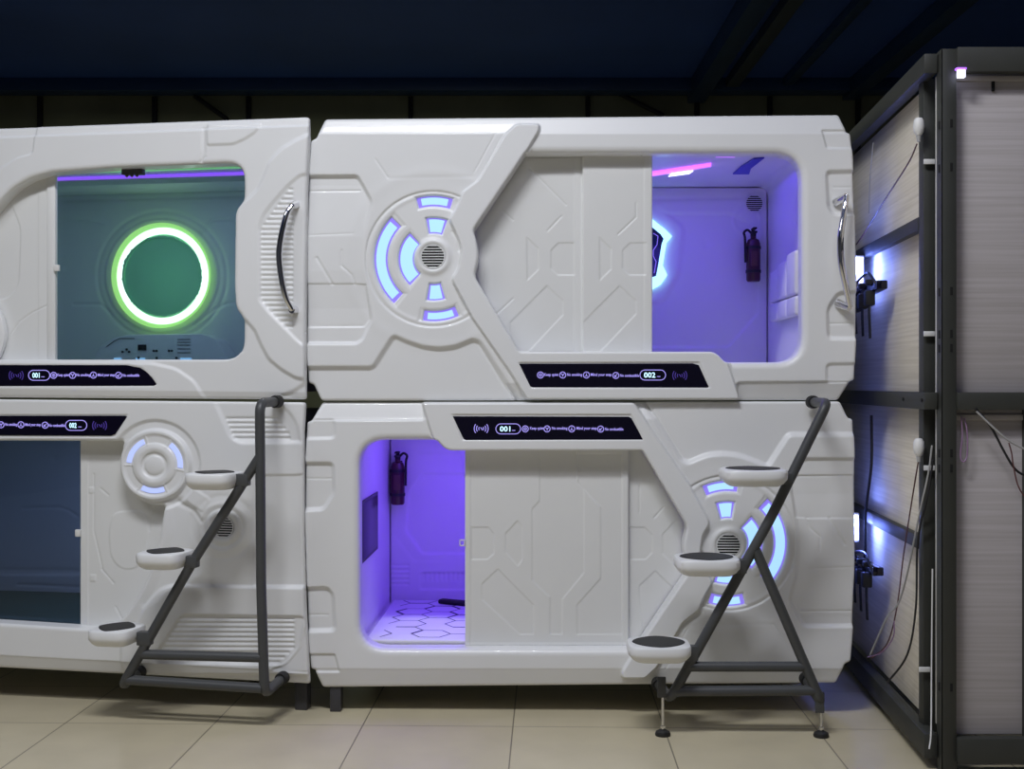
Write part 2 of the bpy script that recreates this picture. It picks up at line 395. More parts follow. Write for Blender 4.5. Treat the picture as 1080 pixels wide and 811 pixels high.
def back_C(x, y): return np.where(np.abs(sdpoly(x, y, C_OPEN)) < 2.5, .085, .13)
RX, RY = 1225, 846
def rot(p): return (RX - p[0], RY - p[1])
ident = lambda p: p

def sector_lens(mb, fr, c, r0, r1, a0, a1, d, mi, flip=False, n=14):
    vs = []; fs = []
    for k in range(n + 1):
        a = math.radians(a0 + (a1 - a0) * k / n)
        for r in (r0, r1):
            p = (c[0] + r * math.cos(a), c[1] - r * math.sin(a))
            if flip: p = rot(p)
            q = fr.loc(p[0], p[1], 0); vs.append((q[0], d, q[2])); vs.append((q[0], d + .004, q[2]))
    for k in range(n):
        o = k * 4; fs += [(o, o + 2, o + 6, o + 4), (o + 1, o + 5, o + 7, o + 3), (o, o + 4, o + 5, o + 1), (o + 2, o + 3, o + 7, o + 6)]
    fs += [(0, 1, 3, 2), (n * 4, n * 4 + 2, n * 4 + 3, n * 4 + 1)]
    mb.add(vs, fs, mi)

def grille(fr, c, r, d, parent, ns=8):
    """round loudspeaker grille: dark disc behind white horizontal bars"""
    q = fr.loc(c[0], c[1], 0); s = 5 / FPX
    g = MB(); R = r * s
    hb = 2 * R / (2 * ns + 1)
    for k in range(ns + 1):
        zc = -R + hb * (2 * k + .5); w = math.sqrt(max(R * R - zc * zc, 0))
        if w > R * .15: g.box((q[0] - w, d, q[2] + zc - hb * .36), (q[0] + w, d + .004, q[2] + zc + hb * .36), .0008)
    g.lathe([(R, 0), (R + .004, 0), (R + .004, .006), (R, .006)], (q[0], d - .001, q[2]), (0, 1, 0), 32, ring=True)
    o = g.build('speaker_grille', M['white'], parent)
    k = MB(); k.lathe([(.0001, 0), (R, 0), (R, .004)], (q[0], d + .006, q[2]), (0, 1, 0), 32); k.build('speaker_cone', M['slot'], o, smooth=False)
    return o

# ---- display strips --------------------------------------------------------
def text_mesh(txt, size, bold=0.0):
    cu = bpy.data.curves.new('lettering', 'FONT'); cu.body = txt; cu.size = size; cu.extrude = .0004; cu.offset = bold; cu.align_x = 'LEFT'; cu.align_y = 'CENTER'
    cu.resolution_u = 2
    o = bpy.data.objects.new('lettering', cu); C.objects.link(o)
    dg = bpy.context.evaluated_depsgraph_get(); me = bpy.data.meshes.new_from_object(o.evaluated_get(dg)); bpy.data.objects.remove(o); return me
def put_text(name, txt, fr, px, py, hpx, wpx, d, mt, parent, bold=0.0):
    """txt with its left edge at px, centred on py, hpx tall capitals, wpx wide"""
    me = text_mesh(txt, 1.0, bold); co = np.empty(len(me.vertices) * 3); me.vertices.foreach_get('co', co); co = co.reshape(-1, 3)
    a = co.min(0); b = co.max(0); w = b[0] - a[0]; h = b[1] - a[1]
    q0 = fr.loc(px, py, d); q1 = fr.loc(px + wpx, py, d); s = 5 / FPX
    sx = (q1[0] - q0[0]) / w; sz = hpx * s / .72; cy = (a[1] + b[1]) / 2
    out = np.stack([q0[0] + (co[:, 0] - a[0]) * sx, np.full(len(co), d) - (co[:, 2] > 0) * .0006, q0[2] + (co[:, 1] - cy) * sz], 1)
    me.vertices.foreach_set('co', out.ravel()); me.update()
    return link(name, me, mt, parent)
def ring_line(mb, fr, px, py, r, w, d, a0=0, a1=360, n=20, sx=1.0):
    vs = []; fs = []
    for k in range(n + 1):
        a = math.radians(a0 + (a1 - a0) * k / n)
        for rr in (r - w / 2, r + w / 2):
            q = fr.loc(px + rr * math.cos(a) * sx, py - rr * math.sin(a), d); vs.append((q[0], d, q[2])); vs.append((q[0], d + .0006, q[2]))
    for k in range(n):
        o = k * 4; fs += [(o, o + 2, o + 6, o + 4), (o + 1, o + 5, o + 7, o + 3), (o, o + 4, o + 5, o + 1), (o + 2, o + 3, o + 7, o + 6)]
    mb.add(vs, fs)
def stroke(mb, fr, pts, w, d):
    for (a, b) in zip(pts[:-1], pts[1:]):
        L = math.hypot(b[0] - a[0], b[1] - a[1]); nx, ny = -(b[1] - a[1]) / L * w / 2, (b[0] - a[0]) / L * w / 2
        c = [fr.loc(p[0], p[1], d) for p in ((a[0] + nx, a[1] + ny), (b[0] + nx, b[1] + ny), (b[0] - nx, b[1] - ny), (a[0] - nx, a[1] - ny))]
        mb.add([(q[0], d, q[2]) for q in c] + [(q[0], d + .0006, q[2]) for q in c], [(0, 1, 2, 3), (7, 6, 5, 4), (0, 4, 5, 1), (1, 5, 6, 2), (2, 6, 7, 3), (3, 7, 4, 0)])
def display(fr, poly, d, parent, num, pill, icons, words, sig, glow_sig, by):
    p = MB(); p.prism(fr.P(poly, d), d, d + .006, bev=.001); o = p.build('display_panel', M['black_gloss'], parent, smooth=False)
    e = d - .0012
    # pill outline
    x0, x1, y = pill; m = MB(); r = 5.3; n = 12; pts = []
    for k in range(n + 1): a = PI / 2 + PI * k / n; pts.append((x0 + r + r * math.cos(a), y - r * math.sin(a)))
    for k in range(n + 1): a = -PI / 2 + PI * k / n; pts.append((x1 - r + r * math.cos(a), y - r * math.sin(a)))
    stroke(m, fr, pts + [pts[0]], .75, e); stroke(m, fr, [(x1 - 9, y + 1.6), (x1 - 5.5, y + 1.6)], .7, e)
    m.build('number_outline', M['glow_text'], o, smooth=False)
    put_text('number_lettering', num, fr, x0 + 4.2, y, 5.6, (x1 - x0) - 15, e, M['glow_num'], o, .012)
    for i, (ix, iy) in enumerate(icons):
        m = MB(); ring_line(m, fr, ix, iy, 3.2, .8, e)
        if i == 0: ring_line(m, fr, ix, iy, 1.5, .6, e); stroke(m, fr, [(ix, iy - 1.3), (ix, iy + 1.6)], .6, e)
        if i == 1: stroke(m, fr, [(ix - 1.8, iy - 1.6), (ix + .1, iy), (ix, iy + 1.8)], .8, e); stroke(m, fr, [(ix + 1.8, iy - 1.6), (ix, iy + .1)], .8, e)
        if i == 2: stroke(m, fr, [(ix, iy - 1.8), (ix - .1, iy + .6), (ix + 1.6, iy + 1.5)], .7, e); stroke(m, fr, [(ix - 1.7, iy + 1.5), (ix, iy + .6)], .7, e)
        if i == 3: stroke(m, fr, [(ix - 1.4, iy + 1.6), (ix + 1.6, iy - 1.6)], .7, e); stroke(m, fr, [(ix - 1.2, iy - .6), (ix - 1.2, iy + 1.4), (ix + .8, iy + 1.4)], .7, e)
        m.build('warning_icon', M['glow_text'], o, smooth=False)
    for (txt, wx, wy, ww) in words: put_text('warning_lettering', txt, fr, wx, wy, 3.0, ww, e, M['glow_text'], o, .022)
    m = MB(); sx, sy = sig
    for r in (2.6, 5, 7.4):
        ring_line(m, fr, sx, sy, r, .8, e, -38, 38, 8); ring_line(m, fr, sx, sy, r, .8, e, 142, 218, 8)
    stroke(m, fr, [(sx - .8, sy - 1.2), (sx + .8, sy + .3), (sx + .8, sy + 1.6)], .8, e)
    m.build('signal_icon', M['glow_text'] if glow_sig else M['dim_text'], o, smooth=False)
    return o

WORDS = ['Keep quiet', 'No smoking', 'Mind your step', 'No combustible']

# ---- door leaves -----------------------------------------------------------
def door_leaf(name, fr, d0, bb, recs, grooves, parent, edge=None, poly=None, raised=(), m=None, backd=.022):
    pl = poly or [(bb[0], bb[1]), (bb[2], bb[1]), (bb[2], bb[3]), (bb[0], bb[3])]
    def Hf(x, y):
        f = HF(x, y)
        for p in recs: f.add(p, -2.6, 1.6)
        for p in raised: f.add(p, 2.6, 2.2)
        for g in grooves: f.groove(g, .8, 2.6)
        if edge:
            for (a, b, hh) in edge: f.h += hh * S((x - a) / 1.2 + .5) * S((b - x) / 1.2 + .5)
        f.h -= lip(-sdpoly(x, y, pl), 1.6, 3); return f.h
    return hfield(name, fr, d0, bb, .0032, Hf, lambda x, y: sdpoly(x, y, pl), parent, m or M['door'], lambda x, y: np.full(x.shape, d0 + backd))

# ---- cabin lining ----------------------------------------------------------
def cabin(fr, bb, parent, relief, d0=.095, dB=1.10, m=None):
    """five inner walls; bb = pixel box of the lining measured at the facade; back wall carries relief"""
    a = fr.loc(bb[0], bb[1], 0); b = fr.loc(bb[2], bb[3], 0); u0, u1, z1, z0 = a[0], b[0], a[2], b[2]
    mb = MB(); r = .05; n = 5; prof = []
    rb = .012
    for (cx, cz, s0, r) in ((u1 - r, z1 - r, 0, r), (u0 + r, z1 - r, 90, r), (u0 + rb, z0 + rb, 180, rb), (u1 - rb, z0 + rb, 270, rb)):
        for k in range(n + 1): t = math.radians(s0 + 90 * k / n); prof.append((cx + r * math.cos(t), cz + r * math.sin(t)))
    out = []
    for (x, z) in prof:
        lx = x + (.02 if x > (u0 + u1) / 2 else -.02); lz = z + (.015 if z > (z0 + z1) / 2 else -.015); out.append((lx, lz))
    N = len(prof); vs = [(p[0], d0, p[1]) for p in prof] + [(p[0], dB, p[1]) for p in prof] + [(p[0], d0, p[1]) for p in out] + [(p[0], dB + .02, p[1]) for p in out]
    fs = []
    for k in range(N):
        j = (k + 1) % N
        fs += [(k, j, j + N, k + N), (k, k + 2 * N, j + 2 * N, j), (k + 2 * N, k + 3 * N, j + 3 * N, j + 2 * N)]
    fs.append(tuple(range(3 * N, 4 * N))); mb.add(vs, fs); mb.build('cabin_lining', m or M['cabin'], parent)
    pts = [(u0, z0), (u1, z0), (u1, z1), (u0, z1)]
    pxs = [fr.pix(p[0], dB, p[1]) for p in pts]
    box = (min(q[0] for q in pxs) + 1, min(q[1] for q in pxs) + 1, max(q[0] for q in pxs) - 1, max(q[1] for q in pxs) - 1)
    def Hf(x, y):
        f = HF(x, y); relief(f); return f.h
    def ps(x, y): return np.maximum(np.maximum(box[0] - x, x - box[2]), np.maximum(box[1] - y, y - box[3]))
    hfield('back_panel', fr, dB - .012, box, .005, Hf, ps, parent, m or M['cabin'], lambda x, y: np.full(x.shape, dB + .002))
    return (u0, u1, z0, z1)

def body(fr, poly, parent, d0=.07, d1=1.17):
    P = fr.P(poly, 0); b = MB(); N = len(P); cu = sum(p[0] for p in P) / N; cz = sum(p[1] for p in P) / N
    ins = lambda p, k: (cu + (p[0] - cu) * k, cz + (p[1] - cz) * (1 - (1 - k) * 1.2))
    rings = [(d0, 1.0), (.5, 1.0), (d1 - .06, .995), (d1, .965)]
    vs = []; fs = []
    for d, k in rings: vs += [(ins(p, k)[0], d, ins(p, k)[1]) for p in P]
    for i in range(len(rings) - 1):
        for k in range(N): j = (k + 1) % N; fs.append((i * N + k, i * N + j, (i + 1) * N + j, (i + 1) * N + k))
    fs.append(tuple(range((len(rings) - 1) * N, len(rings) * N))); b.add(vs, fs)
    return b.build('rear_shell', M['body'], parent)

def feet(fr, spots, ztop, parent):
    for (px, d, w) in spots:
        q = fr.loc(px, 735, d); m = MB(); m.box((q[0] - w / 2, d - .02, 0), (q[0] + w / 2, d + .035, ztop), .003);
        m.build('foot', M['foot'], parent)

def bar_handle(fr, pts, mounts, parent, standoff):
    """curved chrome pull; pts (px,py,off) with off = distance in front of the facade"""
    m = MB(); path = catmull([fr.loc(p[0], p[1], -p[2]) for p in pts], 8); n = len(path)
    m.tube(path, [.0105 + .003 * math.sin(PI * i / (n - 1)) for i in range(n)], 16)
    o = m.build('handle', M['chrome'], parent)
    for (a, b) in mounts:
        k = MB(); k.tube([fr.loc(*a), fr.loc(*b)], [.019, .013], 16); k.build('handle_mount', M['chrome'], o)
    return o

def sync(): bpy.context.view_layer.update()

def light(name, kind, loc, energy, col, parent=None, size=.3, sy=None, rotx=0, rad=.05, rot3=None):
    l = bpy.data.lights.new(name, kind); l.energy = energy; l.color = col
    if kind == 'AREA':
        l.size = size
        if sy: l.shape = 'RECTANGLE'; l.size_y = sy
    else: l.shadow_soft_size = rad
    o = bpy.data.objects.new(name, l); C.objects.link(o); o.location = loc; o.rotation_euler = rot3 or (rotx, 0, 0)
    if parent is not None: o.parent = parent
    return o

# ================================================================= UPPER RIGHT POD
def right_pod(fr, flip, label):
    root = thing('capsule_pod', fr.root(), -fr.a, label, 'capsule pod')
    T = rot if flip else ident
    if flip:
        Hf = lambda x, y: H_C(RX - x, RY - y); ps = lambda x, y: psi_C(RX - x, RY - y); bk = lambda x, y: back_C(RX - x, RY - y)
        bb = (RX - 906, RY - 424, RX - 321, RY - 117)
    else: Hf, ps, bk, bb = H_C, psi_C, back_C, (321, 117, 906, 424)
    hfield('front_shell', fr, 0, bb, STEP, Hf, ps, root, M['white'], bk)
    for (r0, r1, a0, a1) in SEG:
        m = MB(); sector_lens(m, fr, DC, r0 + .8, r1 - .8, a0 + 2, a1 - 2, .0145, 0, flip); sector_lens(m, fr, DC, r0 - 1.0, r1 + 1.0, a0 - 2, a1 + 2, .0160, 1, flip)  # outer violet rim glows in place of lens light on the pocket walls
        m.build('light_segment', [M['lens'], M['violet_glow']], root, smooth=False)
    grille(fr, T((456.5, 270.5)), 12, -.001, root)
    return root

UR = right_pod(FR_U, False, 'upper right capsule pod with chrome handle, glowing dial at left and sign reading 002')
fr = FR_U
body(fr, [(355, 135), (880, 131), (889, 150), (889, 398), (880, 415), (360, 415), (352, 402), (352, 152)], UR)
# doors
ddx = 76.5
P1 = [(577, 301), (594, 317), (594, 332), (557, 371), (538, 371), (538, 340)]
P2 = [(555.5, 250), (568, 262), (568, 284), (556, 296)]
P3 = [(606, 256), (589, 256), (581, 264), (581, 283), (588, 290), (606, 290)]
P4 = [(559, 178), (596, 215), (594, 228), (578, 243), (566, 243), (541, 233), (530, 222), (538, 200)]
sh = lambda P, dx: [(p[0] + dx, p[1]) for p in P]
door_leaf('fixed_door', fr, .092, (486, 156, 624, 376), [P1, P2, P3], [[(559, 178), (597, 216)], [(530, 222), (541, 232)], [(592, 228), (578, 243)], [(541, 315), (523, 332)]], UR, edge=[(605.5, 612, 2.2)], backd=.014)
P1b = [(653.5, 301), (671, 317), (671, 331), (633, 371), (612, 371), (612, 343)]
door_leaf('sliding_door', fr, .070, (614.5, 156, 688, 376), [P1b, sh(P2, ddx), sh(P3, 75.5)], [[(671, 214), (671, 229), (652, 247)]], UR, edge=[(679.5, 687.5, 2.2)])
dp = [(546.5, 383.5), (730, 383), (737, 385), (747.5, 408), (746, 409), (562, 408.5), (558, 407)]
display(fr, dp, -.0145, UR, '002', (675, 702, 395.5), [(570, 395.5), (593.5, 395.5), (618.5, 395.5), (649.5, 396)],
        [('Keep quiet', 574, 395.5, 15), ('No smoking', 598, 395.5, 16), ('Mind your step', 623, 395.5, 22), ('No combustible', 654, 396, 20)], (717, 396), False, 395)
bar_handle(fr, [(893, 206, .045), (890.5, 222, .060), (886.5, 250, .072), (887, 275, .072), (891, 298, .062), (896.5, 324, .045)],
           [((882, 213, 0.012), (892.5, 207, -.045)), ((884, 320, .012), (896, 325, -.045))], UR, .06)
def rel_UR(f):
    f.groove([(430, 215), (790, 208)], 2.5, 4)
    f.put(rnd([(400, 225), (770, 225), (800, 240), (800, 330), (768, 366), (400, 366)], 4), -9, 4)
    f.groove([(745, 256), (745, 258)], 4, 3); f.bump((788, 232), 14, 2, 3)
    f.put(rnd([(600, 226), (690, 215), (722, 240), (716, 290), (700, 318), (600, 330)], 6), -2, 6)
cb = cabin(fr, (376, 154, 861, 396), UR, rel_UR)
grille(fr, (540 + (788.5 - 540) * 1.22, 405.5 - (405.5 - 215) * 1.22), 10.5, 1.076, UR, 8)
def hexmirror(fr, cx, parent):
    R = [(688, 231), (701, 241), (709, 249), (703, 256), (699, 280), (704, 290), (697, 300), (688, 305)]
    I = [(686, 238), (697, 247), (700, 252), (698, 257), (694, 281), (692, 291), (686, 293)]
    full = lambda Q: Q + [(2 * cx - p[0], p[1]) for p in Q[::-1]]
    m = MB(); a = fr.P(full(R), 1.06); b = fr.P(full(I), 1.05); m.prism(a, 1.066, 1.082, bev=.002); o = m.build('mirror_light', M['hexglow'], parent, smooth=False)
    k = MB(); k.prism(b, 1.052, 1.066); k.build('mirror_glass', M['mirror_dark'], o, smooth=False)
    g = MB()
    for s in ((689, 246, 694, 249), (694, 249, 693, 258), (693, 258, 689, 264), (689, 264, 689, 270), (689, 270, 692, 276), (692, 276, 690, 288)):
        stroke(g, fr, [(s[0], s[1]), (s[2], s[3])], .8, 1.051)
    g.build('circuit_line', M['violet_glow'], o, smooth=False)
hexmirror(fr, 655, UR)
def ceil_strip(fr, a, b, w, z, mt, parent, name='led_or_reflection_strip'):
    m = MB(); m.box((a[0], a[1], z - .012), (b[0], b[1], z - .002), .003); return m.build(name, mt, parent)
u0, u1, z0, z1 = cb
# ceiling LED strip (angled) and its white diffuser
def at_z(fr, px, py, z):
    """local u,d of a point at local height z seen at px,py"""
    t = (z + fr.z0 - CAMZ) * FPX / (CY - py); x = (px - CX) / FPX * t - fr.o[0]; y = CAMY + t - fr.o[1]
    return (x * fr.c - y * fr.s, x * fr.s + y * fr.c)
def slab(mb, pts2, za, zb, mi=0):
    n = len(pts2); mb.add([(p[0], p[1], za) for p in pts2] + [(p[0], p[1], zb) for p in pts2], [tuple(range(n)), tuple(range(2 * n - 1, n - 1, -1))] + [(k, (k + 1) % n, (k + 1) % n + n, k + n) for k in range(n)], mi)
zc = z1 - .008
m = MB(); slab(m, [at_z(fr, *p, zc) for p in ((640, 189), (688, 186), (750, 176), (750, 173.5), (688, 182.5), (640, 185))], zc, zc + .006); m.build('led_or_reflection_strip', M['pink_led'], UR, smooth=False)
m = MB(); slab(m, [at_z(fr, *p, zc - .002) for p in ((705, 186), (727, 183), (731, 180), (708, 183))], zc - .004, zc - .001); m.build('lamp_diffuser', M['white_led'], UR, smooth=False)
m = MB(); slab(m, [at_z(fr, *p, zc) for p in ((755, 166), (775, 166), (775, 163.5), (757, 163.5))], zc, zc + .006); m.build('led_or_reflection_strip', M['pink_led'], UR, smooth=False)
m = MB(); slab(m, [at_z(fr, *p, zc) for p in ((773, 184), (790, 184), (792, 178), (806, 167), (795, 168), (782, 176))], zc, zc + .006); m.build('ceiling_vent', M['vent_shade'], UR, smooth=False)  # flat dark blue plate standing for the shade in the vent recess
# quilted backrest on the right wall
q = MB(); uw = u1
for i in range(3):
    for j in range(2):
        dd0 = .26 + i * .2; zz0 = (1.645 if j == 0 else 1.735) - fr.z0; zz1 = (1.73 if j == 0 else 1.925 - .02 * i) - fr.z0
        q.box((uw - .035, dd0, zz0), (uw - .001, dd0 + .195, zz1), .014, seg=3)
q.build('quilted_backrest', M['cushion'], UR)
light('cabin_lamp', 'AREA', ((u0 + u1) / 2 + .35, .60, z1 - .03), 2.3, (.09, .038, 1.0), UR, 1.1, .5)
light('cabin_lamp', 'POINT', (u1 - .55, .55, z1 - .35), 1.4, (.12, .055, 1.0), UR, rad=.12)

# ================================================================= LOWER RIGHT POD
LR = right_pod(FR_L, True, 'lower right capsule pod with open doorway at left and glowing dial behind the ladder')
fr = FR_L
body(fr, [(360, 432), (876, 431), (884, 448), (884, 694), (876, 712), (360, 712), (353, 694), (353, 448)], LR)
def mir(P, c): return [(2 * c - p[0], p[1]) for p in P]
L1 = [(525, 600), (563, 638), (563, 669), (548, 669), (508, 632), (508, 616)]
L2 = [(497, 556), (515, 556), (521, 563), (521, 584), (514, 590), (497, 590)]
L3 = [(546, 549), (532, 564), (532, 582), (548, 597)]
L3b = [(546, 549), (533, 563), (533, 582), (546, 597), (551, 590), (551, 556)]
L4 = [(561, 538), (582, 516), (582, 478), (608, 478), (608, 506), (634, 533), (634, 610), (609, 637), (609, 669), (656, 669), (656, 478), (582, 470), (561, 470)]
LM = [(561, 537), (569, 528), (569, 470), (608, 470), (608, 506), (616, 516), (616, 604), (593, 632), (593, 669), (580, 669), (580, 630), (561, 612)]
LR4 = [(656, 478), (656, 669), (608.5, 669), (608.5, 638), (633.5, 610), (633.5, 535), (610, 510), (608.5, 478)]
door_leaf('sliding_door', fr, .068, (490.5, 470, 663, 681.5), [L1, L2, L3b, LM, LR4], [], LR, edge=[(490, 496, 2.4), (656.5, 662.5, 2.4)], raised=[[(490, 678.5), (663, 678.5), (663, 690), (490, 690)]])
R2 = [(663, 556), (680, 556), (688, 564), (688, 583), (681, 590), (663, 590)]
R3 = [(712, 549), (698.5, 564), (698.5, 584), (712, 597), (722, 597), (722, 549)]
R1 = [(691, 602), (708, 618), (720, 640), (680, 675), (674, 640), (674, 618)]
door_leaf('fixed_door', fr, .091, (650, 470, 738, 690), [R2, R3, R1], [[(674.5, 512), (674.5, 540)], [(700, 535), (690, 546)]], LR, backd=.014)
# small white latch
m = MB(); qa = fr.loc(484.5, 569, .06); qb = fr.loc(490.5, 576, .06)
for (x0_, x1_, a_, b_) in ((0, 1, 0, .18), (0, 1, .82, 1), (0, .2, 0, 1), (.8, 1, 0, 1)):
    m.box((qa[0] + (qb[0] - qa[0]) * x0_, .058, qb[2] + (qa[2] - qb[2]) * a_), (qa[0] + (qb[0] - qa[0]) * x1_, .066, qb[2] + (qa[2] - qb[2]) * b_), .0008)
m.build('door_latch', M['clip'], LR)
dp = [rot(p) for p in dp]
display(fr, [(477.5, 439), (663, 439.5), (666, 441), (679, 465), (493, 465), (489, 463)], -.0145, LR, '001', (523, 549, 452.3), [(554, 452.3), (577, 452.3), (603, 452.3), (633.5, 452.5)],
        [('Keep quiet', 559, 452, 14.5), ('No smoking', 582, 452, 16.5), ('Mind your step', 608, 452, 21.5), ('No combustible', 638, 452.5, 19.5)], (507.5, 452), True, 452)
def rel_LR(f):
    f.put(rnd([(424, 500), (440, 478), (620, 478), (620, 592), (437, 592), (416, 566)], 3), -2, 5)
    f.put(rnd([(432, 520), (445, 500), (620, 500), (620, 584), (446, 584), (428, 560)], 3), -9, 4)
    f.add(rnd([(443, 604), (620, 604), (620, 622), (443, 622)], 3), -5, 3)
    for k in range(14): f.groove([(447 + 5 * k, 605), (447 + 5 * k, 612)], 1.1, 3)
    for k in range(5): f.groove([(412, 596 + 5 * k), (430, 596 + 5 * k)], 1.2, 3)
    f.put(rnd([(484, 470), (520, 470), (520, 540), (496, 530)], 3), 5, 4)
lb = cabin(fr, (375.5, 452, 850, 690), LR, rel_LR)
u0, u1, z0, z1 = lb
light('cabin_lamp', 'AREA', (u0 + .45, .55, z1 - .03), 4.6, (.165, .060, 1.0), LR, .7, .6)
light('cabin_lamp', 'POINT', (u0 + .60, .40, z1 - .42), 1.7, (.17, .062, 1.0), LR, rad=.12)
m = MB(); m.box((u0 + .25, .2, z1 - .012), (u0 + .9, .24, z1 - .002), .003); m.build('led_or_reflection_strip', M['violet_led'], LR)
# feet for the lower right pod
feet(fr, [(354.5, .055, .045), (868, .75, .045)], FR_L.loc(600, 722, 0)[2] + .02, LR)
feet(fr, [(400, 1.0, .045), (800, 1.0, .045)], .16, LR)
# black rubber-capped sockets where the ladder stays meet the pod are on the ladder itself

# ================================================================= LEFT-HAND PODS
A_OUT = rnd([(-330, 146), (325.8, 122.5), (326.5, 160), (324.8, 200), (323.5, 300), (322.5, 350), (323.5, 421.8), (-330, 417)], [0, 4, 3, 3, 3, 3, 3, 0])
A_OPEN = rnd([(-235, 230), (-180, 192), (-60, 250), (0, 212), (12, 199), (30, 188), (54, 181.5), (120, 176.5), (257, 171), (257, 211), (248.5, 223), (247.5, 300), (249, 325), (257, 335), (256.5, 379.3), (-235, 379.3)],
             [8, 8, 20, 6, 6, 6, 4, 2, 24, 8, 8, 4, 8, 8, 22, 10], 6)
A_OPEN = rnd([(-235, 379.3), (-235, 240), (-190, 205), (-100, 200), (-50, 262), (-12, 225), (0, 211.5), (12, 199), (30, 188), (54, 181.5), (120, 176.5), (257, 171), (257, 211), (248.5, 223), (247.5, 300), (249, 325), (257, 335), (256.5, 379.3)],
             [10, 10, 10, 10, 20, 6, 4, 6, 6, 4, 2, 24, 8, 8, 4, 8, 8, 22], 6)
A_SIDE = rnd([(330, 140), (312, 148), (297, 157), (285, 170), (279, 185), (272, 200), (262, 210), (250, 218), (240, 230), (240, 320), (250, 334), (259, 337), (269, 348), (275, 362), (284, 379), (299, 391), (313, 399), (322, 400), (330, 400)], 4)
A_RIB = rnd([(340, 182), (317, 185), (304, 196), (289, 213), (278, 227), (274, 240), (274, 316), (283, 328), (300, 345), (316, 361), (325, 367), (340, 367)], 4)
def H_A(x, y):
    f = HF(x, y); ty = 146 - x * .0385
    f.h -= 9 * S((ty - y) / 3) + 6 * np.clip((ty - 2 - y) / 12, 0, 1)
    f.h -= 14 * np.clip((y - (410 + x * .012)) / 11, 0, 1)
    f.add(rnd([(218, 130), (275, 130), (270, 139), (258, 147), (246, 152), (219, 153)], 3), 6, 4)
    f.add(rnd([(-300, 128), (38, 128), (34, 162), (18, 166), (0, 178), (-14, 196), (-60, 240), (-300, 210)], 4), -5, 3)
    f.groove([(214.5, 137), (214.5, 160), (212, 170)], 2.2, 5); f.groove([(210, 171), (217, 165)], 1, 2)
    f.add(A_SIDE, 11, 6)
    f.add(A_RIB, -7, 5)
    # ribs beside the handle
    n = 0; yy = 200.0
    while yy < 350:
        xl = 277 if 240 < yy < 316 else (277 + (240 - yy) * .72 if yy <= 240 else 277 + (yy - 316) * .9)
        if xl < 306: f.groove([(xl, yy), (308, yy)], 1.5, 4.5)
        yy += 5.35
    # raised rail that carries the display
    f.add(rnd([(-330, 381), (160, 383), (186, 389), (205, 402), (218, 424), (218, 440), (-330, 440)], 6), 7, 5)
    f.add([(-330, 384.5), (136, 384.5), (150, 388), (161, 398), (166, 405), (163, 407.5), (-330, 408)], -4, 2)
    # round lower corner of the side piece
    f.add(rnd([(330, 398), (321, 404), (312, 411), (296, 418), (340, 430)], 3), -9, 6)
    so = sdpoly(x, y, A_OUT); sp = sdpoly(x, y, A_OPEN)
    f.h -= lip(-so, 3, 9); f.h -= np.where(y > 372, lip(sp, 2.5, 8), lip(sp, 5, 15)); return f.h
def psi_A(x, y): return np.maximum(sdpoly(x, y, A_OUT), -sdpoly(x, y, A_OPEN))
UL = thing('capsule_pod', FL_U.root(), -FL_U.a, 'upper left capsule pod with chrome handle, tinted window and green ring light inside', 'capsule pod')
fr = FL_U
AX0 = -218
A_OUT = rnd([(AX0, 142.3), (324.8, 122.5), (325.3, 150), (322.8, 200), (321.3, 300), (321, 350), (321.3, 421.3), (AX0, 417.5)], [3, 4, 3, 3, 3, 3, 3, 3])
hfield('front_shell', fr, 0, (AX0 - 3, 118, 329, 424), STEP, H_A, psi_A, UL, M['white'], lambda x, y: np.where(np.abs(sdpoly(x, y, A_OPEN)) < 2.5, .085, .03))
body(fr, [(AX0 + 20, 152), (276, 140), (282, 150), (282, 400), (276, 414), (AX0 + 20, 411)], UL, .03)
# white sliding door on the left of the window, with round embossing
door_leaf('sliding_door', fr, .072, (-200, 168, 50.5, 382), [rnd([(-60, 220), (10, 210), (22, 240), (20, 300), (8, 316), (-60, 316)], 8)], [[(-8, 380), (20, 340), (33, 330), (50, 322)]], UL, edge=[(40.5, 50, 1.35)])
def knob_disc(fr, c, r, d, parent, name='round_boss'):
    s = 5.2 / FPX; q = fr.loc(c[0], c[1], d); m = MB(); m.lathe([(r * s, .03), (r * s, .008), (r * s * .93, 0), (r * s * .6, -.004), (.0001, -.006)], (q[0], d, q[2]), (0, 1, 0), 48); return m.build(name, M['white'], parent)
knob_disc(fr, (-38, 352), 46, .035, UL)
m = MB(); a = fr.loc(51.5, 181, .08); b = fr.loc(60.5, 379, .08); m.box((a[0], .062, b[2] - .01), (b[0], .084, a[2] + .01), .004); m.build('window_frame', M['door'], UL)
m = MB(); a = fr.loc(59, 165, .09); b = fr.loc(266, 384, .09); m.box((a[0], .088, b[2]), (b[0], .094, a[2]), 0); m.build('window_glass', M['glass'], UL, smooth=False)
m = MB(); qa = fr.loc(57.5, 279.5, .06); qb = fr.loc(63, 286, .06); m.box((qa[0], .052, qb[2]), (qb[0], .064, qa[2]), .002); m.build('door_latch', M['clip'], UL)
m = MB(); qa = fr.loc(129, 178.5, .06); qb = fr.loc(150.5, 184, .06); m.box((qa[0], .05, qb[2]), (qb[0], .085, qa[2]), .003)  # small grey sensor bracket at the top of the window
for k in range(3):
    t = (k + 1) / 4; m.lathe([(.0001, -.012), (.007, -.006), (.007, 0)], (qa[0] + (qb[0] - qa[0]) * t, .055, qb[2]), (0, 0, 1), 12)
m.build('sensor_bracket', M['foot'], UL)
